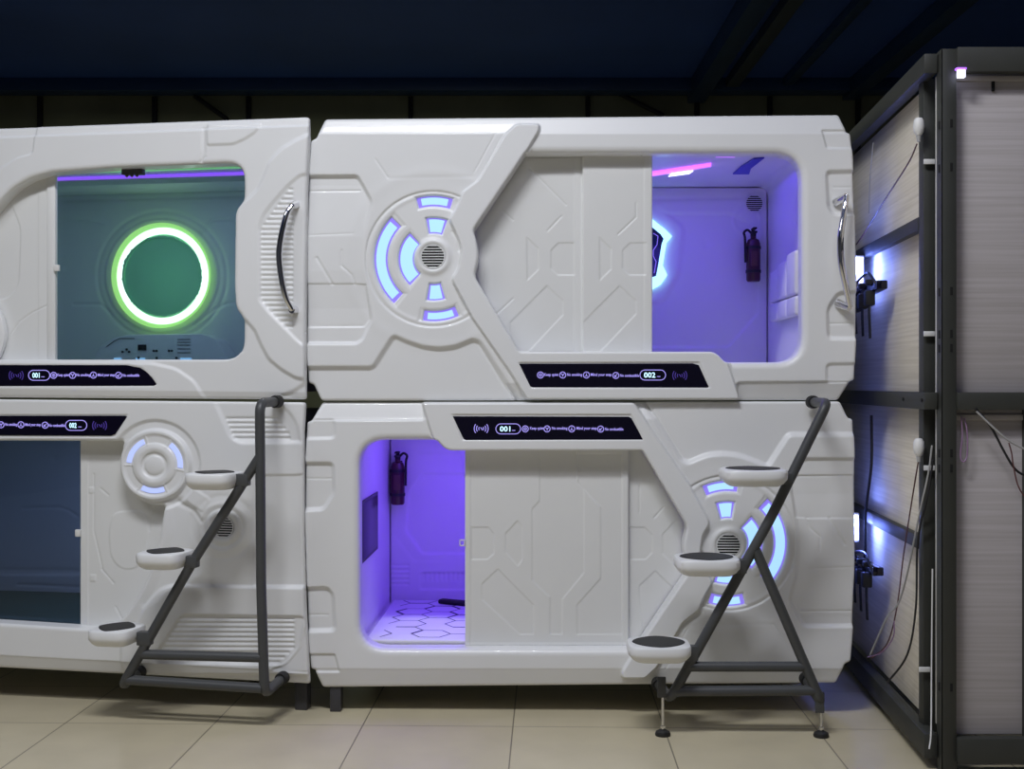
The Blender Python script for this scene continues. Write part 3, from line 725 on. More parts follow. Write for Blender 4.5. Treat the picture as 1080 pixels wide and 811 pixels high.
display(fr, [(-150, 385), (134, 385), (147, 387.5), (156, 393), (163, 402), (165, 405.5), (162, 406.8), (-150, 407.5)], -.0055, UL, '001', (30, 52.5, 395.8), [(56.5, 395.8), (76.5, 395.8), (98.5, 395.6), (125, 395.8)],
        [('Keep quiet', 60.5, 395.8, 12.5), ('No smoking', 80.5, 395.8, 14.5), ('Mind your step', 103, 395.8, 18), ('No combustible', 129.5, 395.8, 17.5)], (17, 396), False, 396)
bar_handle(fr, [(308, 217, .045), (302.5, 226, .060), (297, 248, .070), (294.5, 270, .072), (297.5, 296, .068), (302, 315, .058), (308, 327, .045)],
           [((312, 216, 0.0), (307.5, 217.5, -.045)), ((311, 327, .0), (307.5, 327, -.045))], UL, .06)
def rel_A(f):
    c = (171, 291)
    f.bump(c, 68, 2, -4); f.ring(c, 0, 60, 6, 3)
    f.groove([(60, 232), (92, 232), (108, 236)], 1.5, 4); f.groove([(212, 245), (224, 232), (260, 231)], 1.5, 4)
    f.groove([(78, 321), (106, 321), (116, 330)], 1.5, 4); f.groove([(205, 343), (226, 326), (240, 320), (262, 319)], 1.5, 4)
    f.groove([(40, 212), (262, 206)], 2.2, 4)
ab = cabin(fr, (AX0 + 45, 158, 270, 398), UL, rel_A)
u0, u1, z0, z1 = ab
def ring_part(fr, c, prof, d, n=72):
    """annulus lathe: prof = [(radius px, depth offset)]"""
    q = fr.loc(c[0], c[1], d); s = (q[0] - fr.loc(c[0] - 1, c[1], d)[0]); m = MB(); m.lathe([(r * s, h) for r, h in prof], (q[0], d, q[2]), (0, 1, 0), n, ring=prof[0][0] > 1); return m
rc = (167.8, 290.2)
o = ring_part(fr, rc, [(51, .035), (52.3, .015), (50.5, .004), (45.5, .003), (45.5, .03)], 1.03).build('ring_diffuser', M['ring_soft'], UL)
ring_part(fr, (171, 291), [(47.5, .02), (48, .003), (45, 0), (41.5, .002), (41.5, .02)], 1.028).build('ring_lamp', M['ring'], o)
mm = ring_part(fr, (171, 291), [(.01, 0), (42.5, 0), (42.5, .008)], 1.036); mm.build('mirror_glass', M['mirror_green'], o, smooth=False)
nm = MB(); NF = 144; vs_ = []
for k in range(NF):
    a = 2 * PI * k / NF; n_ = .9 if random.random() < .22 else 0
    for rr in (40.4, 41.9 + n_):
        for dd in (1.0265, 1.034): q = fr.loc(171 + rr * math.cos(a), 291 + rr * math.sin(a), 1.03); vs_.append((q[0], dd, q[2]))
nm.add(vs_, [f for k in range(NF) for f in (lambda o, p: [(o, o + 2, p + 2, p), (o + 1, p + 1, p + 3, o + 3), (o + 2, o + 3, p + 3, p + 2), (o, p, p + 1, o + 1)])(k * 4, (k + 1) % NF * 4)])
nm.build('mirror_rim', M['mirror_green'], o, smooth=False)
# console with small screen, knobs
cs = MB(); pl = fr.P(rnd([(92, 398), (104, 366), (118, 357), (135, 353), (214, 352), (228, 358), (240, 376), (246, 398)], 4), .96); cs.prism(pl, .955, 1.09, bev=.006)
con = cs.build('control_console', M['cabin'], UL)
m = MB(); a = fr.loc(145.5, 363.5, .95); b = fr.loc(154, 369.5, .95); m.box((a[0], .948, b[2]), (b[0], .956, a[2]), .001); m.build('console_screen', M['black_gloss'], con)
for (bx, by) in ((129, 371), (133.5, 368.5), (136, 371), (162, 370), (165, 370), (178, 370), (181, 370), (146, 377.5), (165, 377.5), (186, 377.5)):
    q = fr.loc(bx, by, .95); k = MB(); k.lathe([(.006, .008), (.006, 0), (.0001, -.002)], (q[0], .949, q[2]), (0, 1, 0), 12); k.build('console_button', M['foot'], con)
m = MB()
for (gx, gy) in ((192, 358), (192, 361), (192, 364), (192, 368), (192, 372)): stroke(m, fr, [(gx - 5, gy), (gx + 9, gy)], .7, .953)
m.build('console_vent', M['foot'], con, smooth=False); m = MB()
stroke(m, fr, [(112, 366), (120, 360), (126, 357), (142, 357)], .8, .953)
m.build('console_marking', M['foot'], con, smooth=False)
for (gx, gw) in ((124, 4), (148, 5), (196, 6)):
    m = MB(); stroke(m, fr, [(gx - gw, 378.6), (gx + gw, 378.6)], 2.2, .953); m.build('console_light', M['lens'], con, smooth=False)
# purple LED strip round the ceiling
dl = at_z(fr, 150, 188, z1 - .01)[1]
m = MB(); m.box((u0 + .03, dl - .035, z1 - .020), (u1 - .03, dl + .02, z1 - .002), .006); m.build('led_or_reflection_strip', M['violet_led'], UL)
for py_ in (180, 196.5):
    dg_ = at_z(fr, 150, py_, z1 - .004)[1]; m = MB(); m.box((u0 + .03, dg_ - .018, z1 - .006), (u1 - .03, dg_ + .018, z1 - .002), .001); m.build('led_or_reflection_strip', M['green_reflection'], UL)  # green reflections of the ring light on the ceiling, made as glowing strips
m = MB(); m.box((u0 + .03, .82, z1 - .05), (u1 - .02, 1.088, z1 - .002), .02); m.build('ceiling_ledge', M['cabin'], UL)
light('cabin_lamp', 'AREA', (u1 - .62, .5, z1 - .04), 2.1, (.50, .52, 1.0), UL, 1.0, .3)
q = fr.loc(171, 291, .93); light('ring_glow', 'POINT', (q[0], .80, q[2]), .55, (.45, 1.0, .55), UL, rad=.15)

# ---- lower left
B_OUT = rnd([(AX0, 419), (321.0, 424.4), (319.0, 455), (319.0, 560), (321, 640), (324, 700), (325.2, 722.8), (AX0, 694)], [2, 4, 3, 3, 3, 3, 4, 3])
B_OPEN = rnd([(-235, 464), (128.5, 465), (126, 480), (127, 500), (133, 515), (144, 527), (158, 533), (173, 533), (168, 565), (161, 595), (150, 620), (136, 644), (118, 664.5), (85, 663), (-200, 645)],
             [10, 3, 5, 5, 5, 5, 5, 5, 6, 6, 6, 6, 8, 2, 10], 5)
DB = (163.3, 490.5); VB = (235, 556)
def H_B(x, y):
    f = HF(x, y)
    f.h -= 22 * np.clip((y - (691 + x * .052)) / 15, 0, 1) + 2 * S((y - (690 + x * .052)) / 2.5)
    # recess with ribs, top right
    f.add(rnd([(225, 400), (227, 426), (236, 445), (243, 461), (252, 467), (340, 466), (340, 400)], 5), -8, 6)
    for k in range(5):
        yy = 441.5 + 5.2 * k; f.groove([(239 + 2.2 * k, yy), (min(291 + 4 * k, 304), yy)], 1.6, 5)
    f.add(rnd([(292, 400), (296, 428), (306, 436), (313, 448), (316, 466), (340, 466), (340, 400)], 5), 5, 5)
    # area below the band on the right
    f.add(rnd([(268, 501), (311, 501), (324, 499), (340, 499), (340, 618), (268, 618)], 3), -6, 4)
    f.add(rnd([(196, 400), (210, 424), (300, 501), (200, 620), (-50, 620), (-50, 400)], 5), 0, 4)
    # soft S plateau to the lower right
    f.add(rnd([(128, 680), (143, 660), (152, 642), (160, 629), (170, 620), (184, 617), (340, 620), (340, 712), (128, 712)], 7), 9, 5)
    f.add(rnd([(192, 648), (322, 650), (316, 682), (300, 701), (160, 697), (174, 676)], 6), -8, 4)
    for k in range(10):
        yy = 652 + 5.1 * k; xl = 190 - 2.7 * k; xr = min(309, 309 - (k - 6) * 5) if k > 6 else 309
        f.groove([(xl, yy), (xr, yy + .5)], 1.6, 5)
    f.add(rnd([(340, 655), (322, 660), (316, 684), (302, 700), (286, 706), (340, 712)], 5), -8, 4)
    # struts under the dial
    f.add(rnd([(188, 526), (203, 538), (214, 556), (212, 600), (196, 612), (150, 640), (168, 596), (178, 560), (180, 530)], 6), -10, 12)
    f.groove([(187, 530), (203, 538), (212, 550)], 2.5, 5); f.add(rnd([(200, 512), (222, 526), (214, 540), (196, 528)], 3), 4, 4)
    # dial
    f.ring(DB, 0, 47, -11, 5); f.ring(DB, 0, 37.5, 17, 3.5); f.bump(DB, 34.5, 2.2, 1.5); f.bump(DB, 31.8, .9, -3)
    f.ring(DB, 23, 31, -5, 2); f.bump(DB, 18, 3.8, 6); f.ring(DB, 0, 13.5, -5, 2)
    for k in (57, 108, 180, 236, 296, 349):
        a = math.radians(k); f.groove([(DB[0] + 23 * math.cos(a), DB[1] - 23 * math.sin(a)), (DB[0] + 31 * math.cos(a), DB[1] - 31 * math.sin(a))], 1.0, -3)
    r = np.hypot(x - DB[0], y - DB[1]); f.h += 9 * np.sqrt(np.clip(1 - (r / 10.5) ** 2, 0, 1))
    # speaker rings
    f.bump(VB, 15, 3, 5); f.bump(VB, 20, 1.8, -3); f.bump(VB, 25, 2.5, 3); f.bump(VB, 33, 3, -2)
    rv = np.hypot(x - VB[0], y - VB[1]); wv = S(.5 - (rv - 11.8) / 1.5); f.h = f.h * (1 - wv) - 14 * wv
    # display recess
    f.add([(-330, 437.5), (134.5, 437.5), (121, 461), (-330, 459.5)], -4, 2); f.groove([(135, 462), (128, 464)], 1, 1)
    so = sdpoly(x, y, B_OUT); sp = sdpoly(x, y, B_OPEN)
    f.h -= lip(-so, 3, 9); f.h -= lip(sp, 4, 12); return f.h
LL = thing('capsule_pod', FL_L.root(), -FL_L.a, 'lower left capsule pod with small three-light round dial and dark window', 'capsule pod')
fr = FL_L
hfield('front_shell', fr, 0, (AX0 - 3, 416, 330, 725), STEP, H_B, lambda x, y: np.maximum(sdpoly(x, y, B_OUT), -sdpoly(x, y, B_OPEN)), LL, M['white'], lambda x, y: np.where(np.abs(sdpoly(x, y, B_OPEN)) < 2.5, .085, .03))
body(fr, [(AX0 + 20, 432), (276, 434), (282, 448), (282, 700), (276, 708), (AX0 + 20, 686)], LL, .03)
for (a0, a1) in ((114, 174), (-6, 52), (241, 291)):
    m = MB(); sector_lens(m, fr, DB, 24.6, 29.6, a0, a1, -.0035, 0); m.build('light_segment', [M['lens_soft']], LL, smooth=False)
grille(fr, VB, 11, .001, LL, 8)
door_leaf('sliding_door', fr, .072, (84.5, 455, 185, 672), [], [[(99, 500), (99, 560), (108, 600)], [(159.5, 533), (158, 560)], [(106, 515), (114, 522)], [(107, 600), (120, 615)], [(122, 640), (130, 655)]],
          LL, edge=[(85, 93, 2.2)], raised=[rnd([(120, 540), (152, 538), (157, 560), (153, 590), (142, 600), (128, 600), (117, 588), (115, 560)], 8), rnd([(94, 514), (99, 514), (99, 520), (94, 520)], 1), rnd([(95, 606), (101, 606), (101, 613), (95, 613)], 1)])
m = MB(); a = fr.loc(-190, 455, .09); b = fr.loc(86, 668, .09); m.box((a[0], .088, b[2]), (b[0], .094, a[2]), 0); m.build('window_glass', M['glass'], LL, smooth=False)
m = MB(); qa = fr.loc(79.5, 558.5, .06); qb = fr.loc(84.5, 566, .06); m.box((qa[0], .056, qb[2]), (qb[0], .07, qa[2]), .002); m.build('door_latch', M['clip'], LL)
display(fr, [(-170, 438.5), (132, 438.5), (134, 439.5), (121, 458), (117, 459.5), (-170, 458.6)], -.0005, LL, '002', (69, 91.5, 448.6), [(-21, 447.5), (1, 448), (22, 448), (47.5, 448.4)],
        [('Keep quiet', -17, 447.8, 13), ('No smoking', 5.5, 448, 12.5), ('Mind your step', 26.5, 448.2, 16.5), ('No combustible', 51.5, 448.6, 17)], (105, 448.8), False, 448)
m = MB(); dpan = None
display_icons = [(22, 448)]
def rel_B(f):
    f.groove([(24, 536), (62, 535), (72, 538), (82, 545)], 1.6, 4); f.bump((57, 483), 0, 3.5, -5)
    f.put(rnd([(-150, 606), (110, 606), (110, 640), (-150, 636)], 3), 10, 3); f.groove([(20, 616), (110, 620)], 1.6, 4); f.groove([(-120, 600), (110, 602)], 2, 3)
bb_ = cabin(fr, (AX0 + 45, 450, 270, 690), LL, rel_B)
u0, u1, z0, z1 = bb_
light('cabin_lamp', 'AREA', (u1 - .75, .5, z1 - .04), 2.8, (.50, .56, 1.0), LL, 1.0, .4)
q = fr.loc(33, 467, .3); m = MB(); m.lathe([(.016, 0), (.020, .012), (.010, .02)], (q[0], .3, z1 - .022), (0, 0, 1), 16); m.build('ceiling_camera', M['black'], LL)
feet(fr, [(319, .10, .052), (-205, .10, .05)], fr.loc(319, 722, .05)[2] + .02, LL)
feet(fr, [(270, 1.0, .05), (-100, 1.0, .05)], .16, LL)

# ================================================================= things inside the cabins
def world_of(fr, p):
    return (fr.o[0] + p[0] * fr.c + p[1] * fr.s, fr.o[1] - p[0] * fr.s + p[1] * fr.c, p[2] + fr.z0)
def extinguisher(fr, px, ytop, ybot, d, label, flipx=1):
    a = fr.loc(px, ytop, d); b = fr.loc(px, ybot, d); H = a[2] - b[2]; R = .034
    w = world_of(fr, (b[0], d, b[2])); t = thing('fire_extinguisher', w, -fr.a, label, 'fire extinguisher')
    m = MB(); m.lathe([(.0001, 0), (R * .85, 0), (R, .008), (R, H * .70), (R * .8, H * .77), (R * .4, H * .80), (R * .4, H * .84)], (0, 0, 0), n=28); m.build('cylinder', M['red'], t)
    m = MB(); m.lathe([(.012, H * .80), (.014, H * .84), (.014, H * .90), (.008, H * .93)], (0, 0, 0), n=16); m.box((-.012, -.05, H * .88), (.012, .02, H * .92), .003); m.box((-.010, -.055, H * .95), (.010, .015, H * .985), .003)
    m.box((-.008, .0, H * .90), (.008, .014, H * .975), .002); m.build('valve', M['black'], t)
    m = MB(); m.tube(catmull([(flipx * .012, -.005, H * .90), (flipx * .03, -.01, H * .95), (flipx * .047, -.01, H * .90), (flipx * .042, -.012, H * .78), (flipx * .040, -.01, H * .35)], 6), .006, 10); m.build('hose', M['black'], t)
    m = MB()
    for z in (.16, .60): m.lathe([(R + .0005, H * z), (R + .003, H * z), (R + .003, H * z + .014), (R + .0005, H * z + .014)], (0, 0, 0), n=28, ring=True)
    m.box((-.018, R, H * .08), (.018, R + .012, H * .80), .002); m.build('wall_bracket', M['black'], t)
    m = MB(); m.box((-.016, -R - .0016, H * .28), (.016, -R + .004, H * .55), .001); m.build('instruction_label', M['cable_red'], t)
extinguisher(FR_U, 794.5, 240, 297, 1.028, 'small red fire extinguisher on back wall of the upper right pod', -1)
extinguisher(FR_L, 419.5, 475, 532, 1.028, 'small red fire extinguisher on back wall of the lower right pod', 1)

fr = FR_L; u0, u1, z0, z1 = lb
zb = fr.loc(440, 633, 1.05)[2]
t = thing('mattress', world_of(fr, ((u0 + u1) / 2, .6, z0 + .002)), -fr.a, 'white mattress with thin hexagon outlines inside the lower right pod', 'mattress')
HW = (u1 - u0) / 2 - .02
top = zb - z0 - .002
m = MB(); m.box((-HW, -.490, .002), (HW, .465, top), .018, seg=3)
R = .084
def hexline(mb, a, b, w, z):
    L = math.hypot(b[0] - a[0], b[1] - a[1]); nx, ny = -(b[1] - a[1]) / L * w / 2, (b[0] - a[0]) / L * w / 2
    mb.add([(a[0] + nx, a[1] + ny, z), (b[0] + nx, b[1] + ny, z), (b[0] - nx, b[1] - ny, z), (a[0] - nx, a[1] - ny, z)], [(0, 1, 2, 3)], 1)
seen = set()
for i in range(-12, 13):
    for j in range(-6, 7):
        cx = i * 1.5 * R; cy = (j + .5 * (i % 2)) * math.sqrt(3) * R
        pts = [(cx + R * math.cos(PI / 3 * k), cy + R * math.sin(PI / 3 * k)) for k in range(6)]
        for k in range(6):
            a, b = pts[k], pts[(k + 1) % 6]; key = tuple(sorted([(round(a[0], 3), round(a[1], 3)), (round(b[0], 3), round(b[1], 3))]))
            if key in seen: continue
            seen.add(key)
            if max(abs(a[0]), abs(b[0])) > HW - .02 or max(a[1], b[1]) > .45 or min(a[1], b[1]) < -.475: continue
            rr = random.random()
            if rr < .12: continue
            w = .013 if rr > .82 else .0058
            hexline(m, a, b, w, top + .0006)
m.build('mattress_cover', [M['fabric'], M['fabric_line']], t)
q = fr.loc(480, 632, .93)
o = thing('remote_control', world_of(fr, (q[0], .93, zb + .001)), -fr.a - .45, 'black remote control lying at the back of the hexagon mattress', 'remote control')
m = MB(); m.box((-.085, -.024, 0), (.085, .024, .022), .009, seg=3); m.build('casing', M['black'], o)
for k in range(5):
    m = MB(); m.box((-.06 + k * .026, -.008, .021), (-.048 + k * .026, .008, .024), .001); m.build('button', M['foot'], o)
# wall screen on the left wall
t = thing('wall_screen', world_of(fr, (u0 + .001, .38, .59)), -fr.a, 'dark flat screen on the left wall of the lower right pod', 'screen')
m = MB(); m.box((0, -.26, .008), (.007, .22, .27), .002); m.build('bezel', M['foot'], t)
m = MB(); m.box((.0065, -.246, .022), (.0085, .206, .256), .001); m.build('screen_glass', M['screen'], t)
# green mattress of the lower left pod
fr = FL_L; u0, u1, z0, z1 = bb_
zt = z0 + .040
t = thing('mattress', world_of(fr, ((u0 + u1) / 2, .6, z0 + .002)), -fr.a, 'dark green mattress seen through the window of the lower left pod', 'mattress')
HW = (u1 - u0) / 2 - .02
m = MB(); m.box((-HW, -.48, .002), (HW, .45, zt - z0), .02, seg=3); m.build('mattress_cover', M['fabric_green'], t)

# ================================================================= LADDERS
def superell(a, b, n, N=40):
    out = []
    for k in range(N):
        t = 2 * PI * k / N; c, s = math.cos(t), math.sin(t)
        out.append((a * math.copysign(abs(c) ** (2 / n), c), b * math.copysign(abs(s) ** (2 / n), s)))
    return out
def tread(fr, cx, ytop, wpx, d, depth, parent, skew=0.0, pn=1.7):
    q = fr.loc(cx, ytop, d); hw = wpx / 2 * 4.75 / FPX; hb = depth / 2; N = 40
    lv = [(0, .90), (-.003, .965), (-.010, 1.0), (-.028, 1.0), (-.038, .985), (-.054, .88), (-.064, .76)]
    m = MB(); vs = []; fs = []
    for (z, k) in lv:
        for (x, y) in superell(hw * (k if k < .9 else k), hb * k, 4.2, N): vs.append((q[0] + x + y * skew, d + y, q[2] + z))
    for i in range(len(lv) - 1):
        for k in range(N): j = (k + 1) % N; fs.append((i * N + k, i * N + j, (i + 1) * N + j, (i + 1) * N + k))
    fs.append(tuple(range(N))); fs.append(tuple(range((len(lv) - 1) * N, len(lv) * N))[::-1]); m.add(vs, fs); o = m.build('tread', M['white'], parent)
    m = MB(); vs = []; 
    for z, k in ((.0005, 1.0), (.003, .98)):
        for (x, y) in superell(hw * .84 * k, hb * .90 * k, pn, N): vs.append((q[0] + x + y * skew, d + y, q[2] + z))
    fs = [(k, (k + 1) % N, (k + 1) % N + N, k + N) for k in range(N)] + [tuple(range(N, 2 * N)), tuple(range(N))[::-1]]; m.add(vs, fs); m.build('grip_pad', M['black'], o)
    return q
def ladder(fr, label, tubes, caps, treads, brackets, d, r=.0195):
    base = fr.root(); t = thing('step_ladder', base, -fr.a, label, 'ladder')
    for (nm, pts, fl) in tubes:
        m = MB(); P = [fr.loc(p[0], p[1], p[2]) for p in pts]; m.tube(fillet(P, fl) if len(P) > 2 else P, r, 18); m.build(nm, M['grey_metal'], t)
    for (px, py, dd) in caps:
        q = fr.loc(px, py, dd); m = MB(); m.lathe([(r + .004, -.03), (r + .007, -.02), (r + .007, .012), (r, .016)], (q[0], dd, q[2]), (0, 1, 0), 20); m.build('rubber_cap', M['black'], t)
    for tr in treads: tread(fr, *tr[:3], d, tr[3], t, *tr[4:])
    for (px0, py0, px1, py1) in brackets:
        a = fr.loc(px0, py0, d); b = fr.loc(px1, py1, d); m = MB(); m.box((a[0], d - .020, b[2] + .006), (b[0], d + .020, a[2] - .002), .004); m.build('tread_bracket', M['grey_metal'], t)
    return t
D = -.27
RL = ladder(FR_L, 'grey tube step ladder on rubber feet before the lower right pod', [
    ('stringer', [(857, 424, -.02), (872.5, 425, D), (814, 544, D), (707, 737, D), (694, 721, -.02)], .045),
    ('rear_leg', [(797, 580, D), (866, 741, D), (850, 716, -.02)], .04),
    ('crossbar', [(727, 703, D), (848, 703, D)], 0), ('crossbar', [(712, 729, D), (860, 728, D)], 0)],
    [(694, 721, -.022), (850, 716, -.022), (857, 424, -.030)],
    [(794, 494, 68, .23), (745, 587, 67, .23), (694.5, 677, 66, .23)],
    [(824, 498, 836, 512), (774, 589, 787, 606), (722, 680, 736, 698)], D)
for (px, y0) in ((699, 722), (866, 738)):
    q = FR_L.loc(px, 760, D); zt_ = FR_L.loc(px, y0, D)[2]
    m = MB(); m.lathe([(.005, .02), (.005, zt_)], (q[0], D, 0), n=10); m.lathe([(.010, .030), (.010, .038)], (q[0], D, 0), n=6); m.build('levelling_screw', M['chrome'], RL)
    m = MB()
    m.box((q[0] - .022, D - .006, zt_ - .05), (q[0] + .012, D + .006, zt_ + .03), .003)
    o = m.build('foot_bracket', M['grey_metal'], RL)
    m = MB(); m.lathe([(.0001, 0), (.028, 0), (.030, .006), (.027, .016), (.012, .024), (.0001, .025)], (q[0], D, 0), n=24); m.build('rubber_foot', M['black'], o)
D2 = -.22
FLd = FL_L
ladder(FLd, 'grey tube step ladder hooked on the lower left pod, clear of the floor', [
    ('stringer', [(292, 423.5, -.02), (274, 425, D2), (275.5, 620, D2), (279, 732, D2), (298, 715, -.02)], .045),
    ('rear_leg', [(274.5, 481, D2), (200, 598, D2), (128.5, 724, D2), (147, 709, -.02)], .05),
    ('crossbar', [(150, 690, D2), (276, 693.5, D2)], 0), ('crossbar', [(135, 717, D2), (277, 726, D2)], 0)],
    [(292, 423.5, -.026), (298, 715, -.022), (147, 709, -.022)],
    [(226.5, 498, 53, .21, 0, 1.35), (174.5, 581, 51, .21, 0, 1.35), (123.5, 661, 49, .21, 0, 1.35)],
    [(250, 499, 263, 514), (197, 585, 209, 600), (146, 665, 160, 682)], D2)

# ================================================================= STEEL FRAME ON THE RIGHT
def W(px, py, dist): return Vector(((px - CX) * dist / FPX, dist - 5, CAMZ - (py - CY) * dist / FPX))
SX = lambda dist: 1.464 + .0775 * (dist - 4.26)
ORG = Vector((SX(4.26), -.74, 0))
rk = thing('steel_frame', ORG, 0, 'dark grey steel frame with pale ribbed panels at the right edge', 'frame')
def rel(p): return Vector(p) - ORG
def obox(name, a, b, w, h, mt, parent, slots=(), bev=.002):
    """bar from a to b (centres); w = horizontal thickness, h = height"""
    a, b = rel(a), rel(b); L = (b - a).length; x = (b - a).normalized(); z = Vector((0, 0, 1)); 
    if abs(x.z) > .9: z = Vector((0, 1, 0))
    y = z.cross(x).normalized(); z = x.cross(y); M4 = Matrix((( x.x, y.x, z.x, a.x), (x.y, y.y, z.y, a.y), (x.z, y.z, z.z, a.z), (0, 0, 0, 1)))
    m = MB(); m.box((0, -w / 2, -h / 2), (L, w / 2, h / 2), bev, mtx=M4)
    return m.build(name, mt, parent)
# corner post: L-angle with slots
zt = 2.515
m = MB(); th = .004; fw = .078; sd = .062; ox = .026
m.box((ox, 0, 0), (fw, th, zt), .001)
dirv = Vector((.0773, .997, 0))
m.add([(ox + v[0], v[1], v[2]) for v in [(0, 0, 0), (th, 0, 0), (th + dirv.x * sd, dirv.y * sd, 0), (dirv.x * sd, dirv.y * sd, 0), (0, 0, zt), (th, 0, zt), (th + dirv.x * sd, dirv.y * sd, zt), (dirv.x * sd, dirv.y * sd, zt)]],
      [(0, 1, 2, 3), (7, 6, 5, 4), (0, 4, 5, 1), (1, 5, 6, 2), (2, 6, 7, 3), (3, 7, 4, 0)])
for (py) in (130, 176, 307, 352, 367, 478, 494, 725):
    z = CAMZ - (py - CY) * 4.26 / FPX; m.box((.056, -.0012, z - .014), (.065, .001, z + .014), .0, mi=1); m.box((ox - .001, .018, z - .016), (ox + .004, .030, z + .012), 0, mi=1)
m.build('post', [M['rack'], M['slot']], rk)
zl = [(2.475, .085), (1.292, .060), (.082, .085)]
XR = 2.75
for (z, h) in zl:
    obox('beam', (SX(4.26) + fw, -.735, z), (XR, -.735, z), .04, h, M['rack'], rk)
    m = MB(); a0 = Vector((SX(4.30), -.70, z)); a1 = Vector((SX(6.3), 1.3, z))
    o = obox('beam', a0, a1, .045, h * (.80 if z > 2 else 1), M['rack'], rk)
for z in (1.935, .775): obox('rail', (SX(4.47) + .012, -.53, z), (SX(6.3) + .012, 1.3, z), .03, .048, M['rack'], rk)
obox('post', (SX(4.44) + .028, -.555, .1), (SX(4.44) + .028, -.555, 2.45), .05, .052, M['rack'], rk)
obox('post', (SX(6.3) + .02, 1.3, 0), (SX(6.3) + .02, 1.3, 2.5), .05, .05, M['rack'], rk)
obox('post', (XR, -.71, 0), (XR, -.71, 2.5), .06, .06, M['rack'], rk)
obox('post', (1.80, -.715, .1), (1.80, -.715, 1.262), .03, .03, M['rack'], rk)
# foam edge strip between the posts
obox('panel_edge', (SX(4.33) + .037, -.655, .15), (SX(4.33) + .037, -.655, 2.44), .012, .016, M['edge_foam'], rk)
for (za, zb_) in ((1.322, 2.445), (.125, 1.262)):
    obox('side_panel', (SX(4.47) + .052, -.50, (za + zb_) / 2), (SX(6.3) + .052, 1.28, (za + zb_) / 2), .02, zb_ - za, M['panel'], rk)
    obox('front_panel', (SX(4.26) + fw + .002, -.69, (za + zb_) / 2), (XR - .03, -.69, (za + zb_) / 2), .02, zb_ - za, M['panel2'], rk)
obox('panel_trim', (1.545, -.706, 2.42), (XR - .03, -.706, 2.42), .01, .018, M['panel2'], rk)
obox('panel_trim', (1.545, -.706, 1.235), (XR - .03, -.706, 1.235), .01, .02, M['panel2'], rk)
for (px, py) in ((980, 170.5), (980, 352), (980, 493.5), (975, 706)):
    c = rel(W(px, py, 4.405)); m = MB(); m.box((c.x - .020, c.y - .004, c.z - .009), (c.x + .020, c.y + .003, c.z + .009), .0015); m.build('label_clip', M['clip'], rk)
for (px, py) in ((960, 425), (983, 423)):
    dd = 4.6 if px == 960 else 4.33; c = rel((SX(dd) - .0235, dd - 5, 1.295)); m = MB(); m.lathe([(.006, 0), (.006, .004)], c, (-1, 0, 0), 12); m.build('bolt_hole', M['slot'], rk)
m = MB(); c = rel(W(1047, 91, 4.30)); m.box((c.x - .005, c.y - .010, c.z - .018), (c.x + .005, c.y + .008, c.z + .016), .003); m.build('hook', M['slot'], rk)

def cable(pts, r, mt, label, cat='cable', group=None, name='cable'):
    P = [W(*p) for p in pts]; m = MB(); m.tube(catmull(P, 7), r, 8); o = m.build(name, M[mt]); return prop(o, label, cat, group)
# cables on the side
sdist = lambda px: 1.124 / ((px - CX) / FPX - .0775)      # distance of the side panel plane's near face at this pixel column
def on(px, py, off=.0): return (px, py, sdist(px) - off)
cable([on(967, 152, .02), on(958, 172, .03), on(935, 208, .04), on(912, 245, .03), on(903, 258, .03)], .0028, 'cable_red', 'thin dark red wire slanting across the upper side panel')
cable([on(919, 438, .02), on(919, 490, .04), on(913, 540, .08), on(913, 575, .06), on(912, 588, .06)], .0062, 'cable_black', 'black cable hanging down to the lower power strip')
cable([on(970, 478, .03), (963, 520, 4.50), (953, 585, 4.62), (946, 640, 4.70), (936, 678, 4.8), (920, 694, 4.95)], .0027, 'cable_red', 'thin brown wire hanging from the lower white adapter')
cable([(983, 470, 4.32), (979, 500, 4.345), (969, 545, 4.40), (958, 600, 4.50), (948, 635, 4.62), (935, 652, 4.72), (918, 690, 4.9)], .0036, 'cable_grey', 'pale grey cable slanting behind the corner post')
cable([(984, 485, 4.31), (979, 520, 4.35), (968, 570, 4.41), (966, 640, 4.50), (957, 690, 4.60), (936, 720, 4.74)], .0040, 'cable_black', 'dark cable bowing in front of the lower side panel')
cable([(943, 655, 4.66), (942, 672, 4.68), (930, 688, 4.80), (915, 693, 4.95)], .0025, 'cable_violet', 'short pale wire loop low on the side panel')
cable([(983.5, 600, 4.325), (982.5, 700, 4.325), (982, 770, 4.275), (980, 790, 4.255)], .0028, 'clip', 'white cable running down beside the corner post foot')
cable([(1029, 431, 4.236), (1045, 450, 4.235), (1060, 478, 4.235), (1072, 496, 4.235), (1090, 506, 4.235)], .0042, 'cable_black', 'thick dark cable curving across the lower front panel', name='hanging_cable')
cable([(1030, 434, 4.226), (1050, 453, 4.222), (1066, 466, 4.222), (1090, 478, 4.222)], .0036, 'cable_grey', 'pale grey cable drooping across the lower front panel', name='hanging_cable')
cable([(1064, 467, 4.210), (1067, 478, 4.21), (1069, 492, 4.21), (1075, 515, 4.21), (1090, 535, 4.21)], .0025, 'cable_red', 'thin brown wire drooping right of the thick dark cable', name='hanging_cable')
cable([(1014, 440, 4.28), (1015, 460, 4.275), (1013, 480, 4.27), (1016, 487, 4.265), (1020, 480, 4.27), (1020, 455, 4.27), (1017, 441, 4.28)], .0024, 'cable_violet', 'thin violet wire loop hanging beside the corner post', name='hanging_wire')
cable([on(921, 150, .012), on(917.5, 190, .008), on(916.5, 225, .008)], .0022, 'cable_grey', 'thin pale wire running down the far upper side panel')

